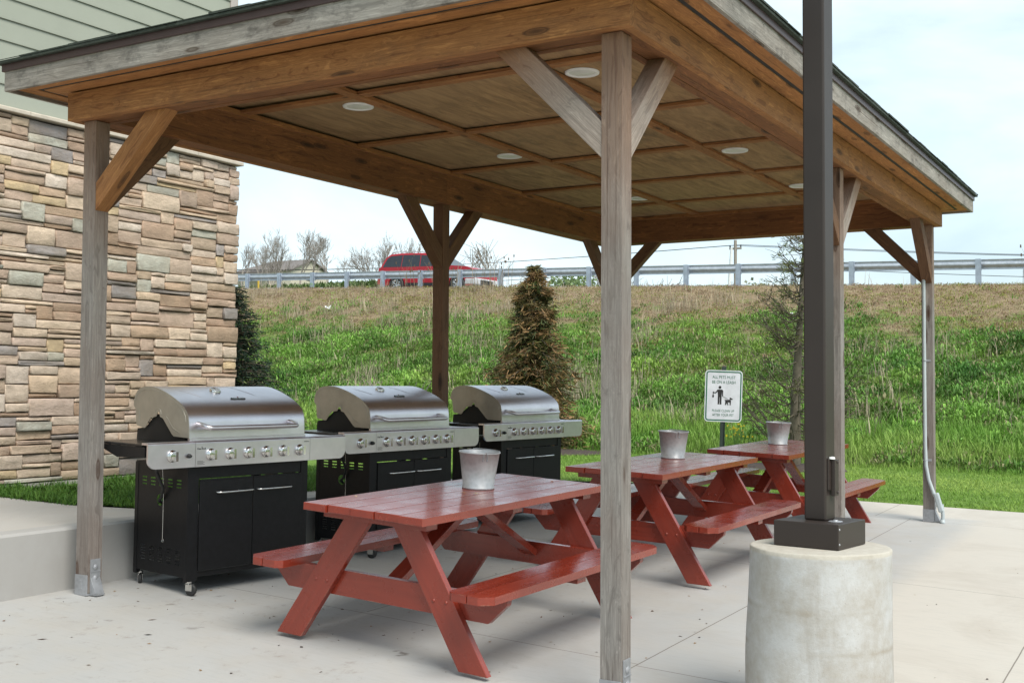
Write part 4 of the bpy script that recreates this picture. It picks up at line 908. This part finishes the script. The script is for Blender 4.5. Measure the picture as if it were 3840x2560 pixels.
bsh=lambda u: (.90*(1-u)**.70+.03)*(1+.18*math.sin(u*17)) if u<.98 else .06
cone_tree('browning_spruce_tree',(-8.13,13.82,.10),3.34,1.0,'browning bushy spruce behind the farthest grill',[(.19,.12,.05),(.15,.11,.045),(.09,.095,.03),(.23,.14,.065),(.065,.085,.028),(.17,.14,.055)],470,5,.5,(.34,.20,.09),bsh,.085)
# sparse half dead spruce
def sparse(loc,h,seed):
    rs=np.random.default_rng(seed); t=empty('sparse_spruce_tree',loc,'thin half dead spruce with bare branches beside the dark metal pole','tree'); m=MB(); m.tube([(0,0,-.2),(.02,0,h*.3),(.08,.02,h*.6),(.16,.03,h)],[.10,.075,.05,.012],8); tr=m
    P=[];F=[];C=[];k=0; m2=MB()
    for i in range(130):
        u=.06+.90*rs.random(); zz=u*h; az=rs.uniform(0,2*math.pi); r=(1.05*(1-u)**.6+.15)*rs.uniform(.5,1.05); x0=.16*u
        pts=[(x0+r*s*math.cos(az+.15*math.sin(3*s)),r*s*math.sin(az+.15*math.sin(3*s)),zz+r*(.05*s+.38*s*s-.12*math.sin(s*5))) for s in (0,.25,.5,.75,1)]
        m2.tube(pts,[.013,.010,.008,.006,.003],4,caps=False)
        for tw in range(int(5+r*7)):
            s=rs.uniform(.25,1); j=min(int(s*4),3); f=s*4-j; b=Vector(pts[j]).lerp(Vector(pts[j+1]),f); d=Vector((math.cos(az)+rs.normal(0,.8),math.sin(az)+rs.normal(0,.8),rs.normal(.25,.35))).normalized(); L_=rs.uniform(.08,.28)
            m2.tube([b,b+d*L_*.5+Vector((0,0,.01)),b+d*L_],[.005,.004,.002],3,caps=False)
            if rs.random()<(.55 if u>.3 else .35):
                cnt=rs.integers(6,14); base=np.array(b+d*L_*.6)+rs.normal(0,.03,(cnt,3)); dd=np.array(d)+rs.normal(0,.6,(cnt,3)); dd/=np.linalg.norm(dd,axis=1)[:,None]; sd=np.cross(dd,rs.normal(0,1,(cnt,3))); sd/=np.linalg.norm(sd,axis=1)[:,None]
                q=np.stack([base-sd*.005,base+sd*.005,base+dd*.055+sd*.003,base+dd*.055-sd*.003],1); P.append(q.reshape(-1,3)); F.append(np.arange(cnt*4).reshape(-1,4)+k); k+=cnt*4
                col=np.array([(.10,.13,.035),(.16,.20,.05),(.09,.07,.04)][rs.integers(3)]); C.append(np.repeat(col[None,:]*rs.uniform(.7,1.3,(cnt,1)),4,0))
    tr.build('trunk',M['bark'],t); m2.build('branches',M['bark'],t); soup('needles',np.concatenate(P),np.concatenate(F),np.concatenate(C),M['needle'],t)
sparse((-3.10,12.70,.08),3.55,9)
# mulch rings
for (x,y,r) in((-8.0,13.7,1.5),(-3.1,12.6,.8),(-7.48,5.7,.8)):
    m=MB(); n=40; vs=[(0,0,.07)]
    for rr_,zz in((.5,.06),(.85,.045),(1.,.01)):
        for j in range(n): a=2*math.pi*j/n; q=r*rr_*(1+.06*math.sin(5*a+x)); X,Y=x+q*math.cos(a),y+q*math.sin(a); vs.append((X-x,Y-y,T(X,Y)-T(x,y)+zz))
    fs=[(0,1+j,1+(j+1)%n) for j in range(n)]+[(1+k*n+j,1+(k+1)*n+j,1+(k+1)*n+(j+1)%n,1+k*n+(j+1)%n) for k in(0,1) for j in range(n)]
    m.add(vs,fs,0,True); o=m.build('mulch',M['mulch']); o.location=(x,y,T(x,y)); tag(o,kind='structure')
def bare_tree(seed,h,spread=1.,multi=1,thin=1.,budc=None):
    rs=random.Random(seed); tr=MB(); tw=MB(); buds=[]
    def grow(p,d,l,r,lv,mb):
        n=3; pts=[p]; rr2=[r]; q=p; dd=d
        for i in range(n):
            dd=(dd+Vector((rs.gauss(0,.10),rs.gauss(0,.10),.06))).normalized(); q=q+dd*l/n; pts.append(q); rr2.append(r*(1-.38*(i+1)/n))
        mb.tube(pts,rr2,5 if lv<2 else 3,caps=False)
        if lv>=5: buds.append(q); return
        for k in range(rs.choice([3,3,4]) if lv<3 else rs.choice([2,2,3])):
            a=rs.uniform(.25,.62)*spread; b=rs.uniform(0,6.28); u=dd.orthogonal().normalized(); v=dd.cross(u); nd=(dd*math.cos(a)+(u*math.cos(b)+v*math.sin(b))*math.sin(a)).normalized(); nd.z+=.08; f=rs.uniform(.45,1.); i=min(int(f*3),2); sp=pts[i].lerp(pts[i+1],f*3-i)
            grow(sp,nd,l*rs.uniform(.62,.82),max(.0095*thin,r*.55),lv+1,tw)
    for k in range(multi):
        a=6.28*k/multi; d=Vector((.28*math.cos(a),.28*math.sin(a),1)).normalized() if multi>1 else Vector((rs.gauss(0,.05),0,1)).normalized()
        grow(Vector((.1*k,0,0)),d,h*.30,.012*h,0,tr)
    return tr,tw,buds
variants=[]; HH={}
def place_tree(var,x,y,base,h,label,rz):
    global variants
    if var not in [v[0] for v in variants]:
        tr,tw,bd=bare_tree(20+var,6.,[1.,.8,1.25,1.][var],[1,1,1,3][var],1.0); t=empty('bare_tree',(0,0,0),'x','tree','leafless trees beyond the road'); tr.build('trunk',M['fbark'],t); tw.build('branches',M['fbark'],t); variants.append((var,t)); 
        HH[var]=max(v[2] for v in tw.v)
    else:
        t0=[v[1] for v in variants if v[0]==var][0]; t=copy_tree(t0)
    s=h/HH[var]; t.location=(x,y,base); t.scale=(s*1.08,s*1.08,s); t.rotation_euler=(0,0,rz); t['label']=label
# x by bearing from the patio: t=(x-2.04)/(y+4.49)
def at(t,y): return 2.04+t*(y+4.49)
BT_=[(0,-.9343,62,555,'leafless tree nearest the stone building corner'),(1,-.9115,60,550,'slim leafless tree, second from the stone building'),(3,-.8913,66,550,'many stemmed leafless tree left of the house gable'),(1,-.8748,70,530,'slim leafless tree rising over the left end of the house roof'),
 (0,-.8500,68,528,'leafless tree rising over the middle of the house roof'),(1,-.8360,72,544,'slim leafless tree in front of the house gable'),(2,-.8075,64,538,'broad leafless tree right of the house gable'),(1,-.7835,80,593,'small faint leafless tree between the broad tree and the red car'),
 (3,-.7374,70,538,'many stemmed leafless tree behind the rear of the red car'),(0,-.7190,76,550,'leafless tree over the roof of the red car'),(2,-.6295,72,552,'leafless tree behind the front of the red car, right of the back post'),(3,-.480,60,590,'sparse leafless tree just left of the near post above the guardrail')]
for i,(v,t,y,dy,lb) in enumerate(BT_):
    x=at(t,y); gz_=T(x,y)-.1; top=1.25+(.0765-.0375*t+(660-dy)*.0005)*(y+4.49); place_tree(v,x,y,gz_,top-gz_,lb,i*1.3)
# leafing shrubs near the road edge
def shrub(name,x,y,z,r,h,label,col,seed,n=900):
    rs=np.random.default_rng(seed); t=empty(name,(x,y,z),label,'shrub'); m=MB()
    for k in range(12):
        a=rs.uniform(0,6.28); m.tube([(0,0,-.3),(r*.4*math.cos(a),r*.4*math.sin(a),h*.5),(r*.8*math.cos(a),r*.8*math.sin(a),h*.95)],[.03,.02,.008],4,caps=False)
    m.build('stems',M['fbark'],t); u=rs.normal(0,1,(n,3)); u/=np.linalg.norm(u,axis=1)[:,None]; u*=rs.random((n,1))**.4; b=u*np.array([r,r,h/2])+np.array([0,0,h/2]); d=rs.normal(0,1,(n,3)); d/=np.linalg.norm(d,axis=1)[:,None]; s=np.cross(d,rs.normal(0,1,(n,3))); s/=np.linalg.norm(s,axis=1)[:,None]
    L_=.09*h/1.6; q=np.stack([b-s*L_*.5,b+s*L_*.5,b+d*L_+s*L_*.4,b+d*L_-s*L_*.4],1); soup('leaves',q.reshape(-1,3),np.arange(n*4).reshape(-1,4),np.repeat(np.array(col)[None,:]*rs.uniform(.6,1.4,(n,1)),4,0),M['veg'],t)
shrub('leafing_shrub',-25.4,48.8,5.0,1.5,2.25,'pale green leafing shrub seen under the guardrail left of the near post',(.22,.30,.13),1,1500)
shrub('leafing_shrub',-16.0,50.0,3.9,1.6,2.6,'faint leafing shrub under the guardrail right of the near post',(.24,.26,.15),2,500)
# bushy yellow-green bush low on the bank
def sh2(x,y,r,h,label,col,seed,n): shrub('bush',x,y,T(x,y)-.1,r,h,label,col,seed,n)
sh2(-12.2,15.6,.95,1.1,'rounded yellow green bush low on the bank behind the gap between the first two grills',(.13,.24,.035),4,2600)

# ------------------------------------------------------------------ ground cover
def hnv(x,y,s=1.): return np.sin(x*.9*s+1.3*np.sin(y*.7*s))*.5+np.sin(y*1.3*s+x*.37*s+2)*.3+np.sin(x*2.3*s-y*1.9*s)*.2
def fbm(x,y,seed=0):
    v=0; a=.5; f=.35
    for k in range(5):
        v=v+a*np.sin(x*f*1.7+seed+k*1.9+1.7*np.sin(y*f*1.3+k+seed))*np.sin(y*f*1.9-k*2.3+1.5*np.sin(x*f*1.1+seed*2)); a*=.62; f*=1.93
    return v
def Tv(X,Y): return np.array([T(float(a),float(b)) for a,b in zip(X,Y)])
def wedge(n,y0,y1,pw=1.,lo=-.93,hi=.30):
    y=y0+(y1-y0)*nr.random(n)**pw; t=lo+(hi-lo)*nr.random(n); x=2.04+t*(y+4.49); return x,y
# bank weeds: leafy clumps
nC=66000; X,Y=wedge(nC,13.9,33.2,1.15,-1.02,.30); s=(Y-14)/19.; fb=fbm(X,Y); fb2=fbm(X,Y,5)
wet=s+.20*fb+.14*fbm(X*2.1,Y*2.1,8)+.11*nr.normal(0,1,nC) < .60; keep=(wet&((fbm(X*3.1,Y*2.3,12)>-.42)|(nr.random(nC)<.25)))|(~wet&(nr.random(nC)<.75)); X,Y,s,fb,wet,fb2=[a[keep] for a in(X,Y,s,fb,wet,fb2)]; Z=Tv(X,Y); n=len(X)
hf=np.clip(.5+1.1*fbm(X*3.1,Y*2.3,12),0,1); hb=np.where(wet,(.06+.20*hf)*(.7+.5*np.clip(fb2+.3,0,1)),.055+.05*np.clip(fb,0,1))*nr.uniform(.6,1.35,n)
g1=np.array([.095,.215,.035]); g2=np.array([.20,.36,.065]); g3=np.array([.25,.29,.06]); tan=np.array([.37,.29,.18]); ol=np.array([.27,.25,.07]); br=np.array([.25,.15,.095])
mixv=np.clip(.5+.9*fb2+nr.normal(0,.25,n),0,1)[:,None]; colW=g1*(1-mixv)+g2*mixv
pg=np.clip(.5+1.5*fbm(X*1.7,Y*1.7,7),0,1); sel=np.clip(nr.random(n)*.72+.42*pg-.07,0,1)[:,None]; wl=wet&(nr.random(n)<.10+.25*np.clip(fbm(X,Y,9),0,1)); colD=np.where(sel<.36,tan,np.where(sel<.58,br,np.where(sel<.8,g3,ol))); md=np.clip((fbm(X*1.5,Y*1.15,20)-.25)*2.2,0,1); hb=np.where(wet,hb+.20*md,hb); yl=np.clip((fbm(X*1.1,Y*.9,31)-.1)*2,0,1)[:,None]; colW=colW*(1-yl*.55)+np.array([.27,.37,.07])*yl*.55; colW=colW*(1-.50*md[:,None])+np.array([.045,.15,.03])*.50*md[:,None]; colW=colW*(.42+.8*hf[:,None]); cc=np.where(wet[:,None],colW,colD)
cc[wl]=np.array([.27,.25,.13])
def clumps(X,Y,Z,hb,cc,nl,wr,lean,spread,name,tier=0):
    k=np.repeat(np.arange(len(X)),nl); m_=len(k); az=nr.uniform(0,2*np.pi,m_); off=nr.normal(0,1,(m_,2))*spread; B=np.c_[X[k]+off[:,0],Y[k]+off[:,1],Z[k]-.02]
    Hh=hb[k]*nr.uniform(.5,1.25,m_) if not tier else tier*nr.uniform(.55,1.3,m_)*np.clip(hb[k]/.12,.6,1.15); B[:,2]+=hb[k]*nr.random(m_)*.9*(1 if tier else 0); Wd=Hh*wr*nr.uniform(.6,1.4,m_); C=cc[k]*nr.uniform(.65,1.35,(m_,1)); P,F_,C_=blades(B,Hh,Wd,az,nr.uniform(*lean,m_),C); return soup(name,P,F_,C_,M['veg'])
o=clumps(X,Y,Z,hb,cc,13,.27,(.3,1.35),.10,'bank_weeds',.082); tag(o,'mixed green weeds and dry growth covering the bank',kind='stuff')
# tall dry stalks
nS=24000; X,Y=wedge(nS,15.5,32.5,1.,-1.02,.30); fb=fbm(X,Y,9); s=(Y-14)/19.; keep=((fb+.5*fbm(X*2.3,Y*2.3,3)>.42)&(s>.08)&(nr.random(nS)<.75)&(((X-2.04)/(Y+4.49)<-.40)|(s>.62)|(nr.random(nS)<.22)))|(nr.random(nS)<.03); X,Y=X[keep],Y[keep]; Z=Tv(X,Y); n=len(X)
o=clumps(X,Y,Z,nr.uniform(.25,.62,n),np.array([.46,.39,.28])*nr.uniform(.6,1.15,(n,1)),5,.020,(.05,.5),.10,'dry_grass_stalks'); tag(o,'pale dry grass stalks standing on the bank',kind='stuff')
# lush grass at the toe
nS=15000; X,Y=wedge(nS,13.5,16.6,1.2,-.85,.34); Z=Tv(X,Y); n=len(X); f=np.clip(.5+fbm(X,Y,3),0,1)[:,None]; cc=np.array([.15,.30,.045])*(1-f)+np.array([.28,.41,.09])*f
o=clumps(X,Y,Z,nr.uniform(.16,.36,n)*np.clip((Y-13.2)/1.4,.35,1),cc,9,.035,(.1,.7),.09,'tall_grass'); tag(o,'tall bright grass along the foot of the bank',kind='stuff')
# mown lawn
nS=42000; X,Y=wedge(nS,8.25,14.1,.9,-.80,.36); keep=((X+3.1)**2+(Y-12.6)**2>.6)&((X+8.)**2+(Y-13.7)**2>2.1)&~((X<-3.93)&(Y<8.6)); X,Y=X[keep],Y[keep]; Z=Tv(X,Y); n=len(X); f=np.clip(.5+1.1*fbm(X,Y,1)+nr.normal(0,.2,n),0,1)[:,None]; cc=np.array([.17,.30,.045])*(1-f)+np.array([.31,.42,.09])*f
o=clumps(X,Y,Z,nr.uniform(.03,.065,n),cc,7,.09,(.3,1.1),.05,'lawn_grass'); tag(o,'short mown lawn between the patio and the bank',kind='stuff')
nS=26000; X=nr.uniform(-6.18,-3.95,nS); Y=nr.uniform(1.0,5.0,nS); yb=np.interp(X,[-6.2,-5.6,-4.6,-4.1,-3.9],[1.3,1.13,1.02,1.08,2.4]); keep=(Y>yb+.10*(nr.random(nS)+fbm(X*3,Y*3,2)))&(X<-3.96)&((fbm(X*2.5,Y*2.5,4)>-.28)|(nr.random(nS)<.2)); X,Y=X[keep],Y[keep]; Z=Tv(X,Y); n=len(X)
f=nr.random((n,1)); cc=np.array([.05,.14,.018])*(1-f)+np.array([.13,.24,.04])*f
o=clumps(X,Y,Z,nr.uniform(.035,.085,n),cc,6,.075,(.2,.9),.03,'grass_strip'); tag(o,'green grass strip between the walk and the stone building',kind='stuff')
nS=9000; X=nr.uniform(-12,-3.95,nS); Y=nr.uniform(6.2,8.6,nS); keep=Y>6.3+(-3.93-X)*.24; X,Y=X[keep],Y[keep]; Z=Tv(X,Y); n=len(X); f=nr.random((n,1)); o=clumps(X,Y,Z,nr.uniform(.03,.08,n),np.array([.09,.18,.028])*(1-f)+np.array([.19,.28,.06])*f,6,.08,(.2,.9),.04,'rear_lawn_grass'); tag(o,'lawn grass behind the far end of the low wall',kind='stuff')
# roadside seed-head stems in front of the rail
nS=150; t=np.concatenate([nr.uniform(-.72,-.58,25),nr.uniform(-.12,.34,125)]); Y=nr.uniform(32.0,33.6,len(t)); X=2.04+t*(Y+4.49); Z=Tv(X,Y); n=len(X); P=[];
k=np.repeat(np.arange(n),2); B=np.c_[X[k]+nr.normal(0,.06,2*n),Y[k],Z[k]]; Hh=nr.uniform(.5,1.35,2*n)
A1=blades(B,Hh,np.full(2*n,.018),nr.uniform(0,6.28,2*n),nr.uniform(.05,.45,2*n),np.tile(np.array([[.28,.22,.15]]),(2*n,1))); tips=A1[0].reshape(-1,6,3)[:,4:6].mean(1); tips=tips[nr.random(len(tips))<.5]
m2=len(tips); q=np.stack([tips+np.array([-.022,0,-.05]),tips+np.array([.022,0,-.05]),tips+np.array([.015,.02,.04]),tips+np.array([-.015,-.02,.04])],1).reshape(-1,3)
P=np.concatenate([A1[0],q]); F_=np.concatenate([A1[1],np.arange(m2*4).reshape(-1,4)+len(A1[0])]); C_=np.concatenate([A1[2],np.tile(np.array([[.13,.09,.06]]),(m2*4,1))]); o=soup('seed_head_stems',P,F_,C_,M['veg']); tag(o,'dry seed head stems standing in front of the guardrail',kind='stuff')
# far green verge left beyond the road
nS=7000; Y=47+30*nr.random(nS)**1.3; t=nr.uniform(-.96,-.71,nS); X=2.04+t*(Y+4.49); Z=Tv(X,Y); n=len(X); f=nr.random((n,1)); o=clumps(X,Y,Z,nr.uniform(.2,.6,n),np.array([.07,.13,.03])*(1-f)+np.array([.17,.20,.09])*f,6,.25,(.2,1.),.3,'far_verge'); tag(o,'rough green verge beyond the road',kind='stuff')
# gravel on the shoulder
nS=9000; t=nr.uniform(-.95,.32,nS); Y=33.0+1.2*nr.random(nS); X=2.04+t*(Y+4.49); Z=Tv(X,Y); r=nr.uniform(.015,.05,nS)[:,None]; c=np.c_[X,Y,Z]
q=np.stack([c+r*np.array([-1,-1,0]),c+r*np.array([1,-.6,.1]),c+r*np.array([.2,.2,1.2]),c+r*np.array([-1,.6,.6])],1); o=soup('shoulder_gravel',q.reshape(-1,3),np.arange(nS*4).reshape(-1,4),np.repeat(np.array([.34,.31,.28])*nr.uniform(.5,1.4,(nS,1)),4,0),M['veg']); tag(o,'grey gravel on the road shoulder',kind='stuff')
# fallen leaves and crumbs on the patio
nS=300; X=np.concatenate([-3.4+3.2*nr.random(240)**1.3,nr.uniform(-.2,2.6,60)]); Y=np.concatenate([nr.normal(1.2,1.6,240),nr.uniform(-1,6,60)]); c=np.array([(x,y,gz(x,y)+.002) for x,y in zip(X,Y)]); az=nr.uniform(0,6.28,nS); L_=nr.uniform(.003,.013,nS)*np.where(nr.random(nS)<.06,2.2,1); w=L_*nr.uniform(.2,.7,nS)
d=np.c_[np.cos(az),np.sin(az),np.zeros(nS)]; sd=np.c_[-np.sin(az),np.cos(az),np.zeros(nS)]; up=np.array([0,0,1.])*nr.uniform(.001,.006,nS)[:,None]
q=np.stack([c-d*L_[:,None],c-sd*w[:,None]+up,c+d*L_[:,None],c+sd*w[:,None]],1); pc=np.array([(.20,.10,.05),(.10,.06,.035),(.32,.20,.10),(.06,.045,.035)])[nr.integers(0,4,nS)]
o=soup('leaf_litter',q.reshape(-1,3),np.arange(nS*4).reshape(-1,4),np.repeat(pc,4,0),M['veg']); tag(o,'scattered dry leaf crumbs on the patio',kind='stuff')
# crumbs on the nearest table
def crumb(name,tb,x,y,L_,w_,rz,mat,label,z=HT):
    m=MB(); m.add([(-L_,0,0),(0,-w_,.002),(L_,0,.0),(0,w_,.004),(0,0,.006)],[(0,1,4),(1,2,4),(2,3,4),(3,0,4),(3,2,1,0)]); o=m.build(name,mat); o.matrix_world=tb.matrix_world@Matrix.Translation((x,y,z+.001))@Matrix.Rotation(rz,4,'Z'); tag(o,label,'leaf')
lm=plain('dry_leaf',(.28,.11,.05),.8); lm2=plain('pale_chip',(.5,.38,.22),.8)
crumb('fallen_leaf',tabs[0],.34,.86,.020,.008,.3,lm,'curled brown leaf just in front of the bucket on the nearest table'); crumb('wood_chip',tabs[0],.40,.89,.022,.003,-.2,lm2,'pale wood splinter by the bucket on the nearest table')
crumb('fallen_leaf',tabs[0],.42,1.66,.014,.010,1.,lm,'small brown leaf near the far right end of the nearest table'); crumb('wood_chip',tabs[0],.05,.33,.009,.006,.4,lm2,'tiny pale chip on the left edge of the nearest table')
# yellow flowers and litter on the bank
def flowers(x,y,label,seed):
    rs=np.random.default_rng(seed); n=30; c=np.c_[rs.normal(0,.10,n),rs.normal(0,.08,n),rs.uniform(.3,.52,n)]; t=empty('wildflower_clump',(x,y,T(x,y)),label,'flowers','yellow wildflower clumps')
    m=MB()
    for p in c[:24]: m.tube([(p[0]*.4,p[1]*.4,-.05),tuple(p)],.004,3,caps=False)
    m.build('stems',plain('flower_stem',(.10,.20,.04),.7),t); r=.013; q=np.stack([c+[-r,0,-r],c+[r,0,-r*.6],c+[r,.01,r],c+[-r,.01,r*.7]],1); soup('petals',q.reshape(-1,3),np.arange(n*4).reshape(-1,4),np.tile(np.array([[.62,.46,.02]]),(n*4,1)),M['veg'],t)
flowers(-14.3,14.5,'yellow wildflowers between the first two grills at the foot of the bank',1); flowers(-4.55,14.3,'yellow wildflowers beside the pet sign at the foot of the bank',2); flowers(1.25,14.2,'yellow wildflowers on the right between the far post and the edge of the picture',3)
def litter(x,y,s,label,seed,mat):
    rs=random.Random(seed); m=MB(); n=7; vs=[(0,0,.05*s)]+[(s*.16*math.cos(6.28*k/n)*rs.uniform(.5,1.2),s*.1*math.sin(6.28*k/n),s*rs.uniform(-.02,.12)) for k in range(n)]; m.add(vs,[(0,1+k,1+(k+1)%n) for k in range(n)]); o=m.build('litter',mat); sol=o.modifiers.new('s','SOLIDIFY'); sol.thickness=.004; o.location=(x,y,T(x,y)+.10); tag(o,label,'litter')
def bx_(t,y): return 2.04+t*(y+4.49)
litter(bx_(-.81,29.0),29.0,1.4,'crumpled white bag high on the bank above the middle grill',1,M['white']); litter(bx_(-.300,27.5),27.5,1.0,'white litter on the bank between the near post and the bare spruce',2,M['white']); litter(bx_(.165,30.5),30.5,1.,'pale litter near the crest at the upper right of the bank',3,M['white']); litter(bx_(.235,27.8),27.8,1.1,'pale litter at the right edge of the bank',4,M['white'])

# ------------------------------------------------------------------ light, sky, camera
w=bpy.data.worlds.new('World'); S.world=w; w.use_nodes=True; nt=w.node_tree; bg=nt.nodes['Background']; bg.inputs['Strength'].default_value=.12
sky=nt.nodes.new('ShaderNodeTexSky'); sky.sky_type='NISHITA'; sky.sun_disc=False; SE,SR=R(52),R(118); sky.sun_elevation=SE; sky.sun_rotation=SR; sky.air_density=1.; sky.dust_density=1.5; sky.ozone_density=1.
tc=nt.nodes.new('ShaderNodeTexCoord'); mp=nt.nodes.new('ShaderNodeMapping'); mp.inputs['Scale'].default_value=(1,1,2.6); nt.links.new(tc.outputs['Generated'],mp.inputs[0])
nz=nt.nodes.new('ShaderNodeTexNoise'); nz.inputs['Scale'].default_value=3.2; nz.inputs['Detail'].default_value=7; nz.inputs['Roughness'].default_value=.52; nz.inputs['Distortion'].default_value=.25; nt.links.new(mp.outputs[0],nz.inputs['Vector'])
cr=nt.nodes.new('ShaderNodeValToRGB'); cr.color_ramp.elements[0].position=.36; cr.color_ramp.elements[0].color=(.38,.38,.38,1); cr.color_ramp.elements[1].position=.62; cr.color_ramp.elements[1].color=(1,1,1,1); nt.links.new(nz.outputs['Fac'],cr.inputs[0])
mx=nt.nodes.new('ShaderNodeMix'); mx.data_type='RGBA'; nt.links.new(cr.outputs[0],mx.inputs[0]); nt.links.new(sky.outputs[0],mx.inputs[6]); mx.inputs[7].default_value=(5.75,6.85,7.3,1); nt.links.new(mx.outputs[2],bg.inputs['Color'])
sd=bpy.data.lights.new('sun','SUN'); sd.energy=2.7; sd.angle=R(34); sd.color=(1,.95,.87); so_=bpy.data.objects.new('sun',sd); COL.objects.link(so_)
# nishita: rotation measured clockwise from +Y
az=SR; dv=Vector((math.sin(az)*math.cos(SE),math.cos(az)*math.cos(SE),math.sin(SE))); so_.rotation_euler=(-dv).to_track_quat('-Z','Y').to_euler()
cam=bpy.data.cameras.new('camera'); co=bpy.data.objects.new('camera',cam); COL.objects.link(co); S.camera=co
cam.sensor_width=36; cam.lens=2706.14/2352*36; cam.clip_end=2000; cam.clip_start=.05
yw,pt,rl=.5256395611858938,.038924011317191864,.005385959329725378
Fv=Vector((-math.sin(yw)*math.cos(pt),math.cos(yw)*math.cos(pt),math.sin(pt))); R0=Vector((math.cos(yw),math.sin(yw),0)); U0=R0.cross(Fv); Rv=R0*math.cos(rl)+U0*math.sin(rl); Uv=-R0*math.sin(rl)+U0*math.cos(rl)
mm=Matrix((Rv,Uv,-Fv)).transposed().to_4x4(); mm.translation=Vector((2.0386,-4.4880,1.25)); co.matrix_world=mm
S.view_settings.view_transform='Standard'; S.view_settings.look='None'; S.view_settings.gamma=1; S.view_settings.exposure=0.53
S.cycles.max_bounces=8; S.cycles.use_denoising=True
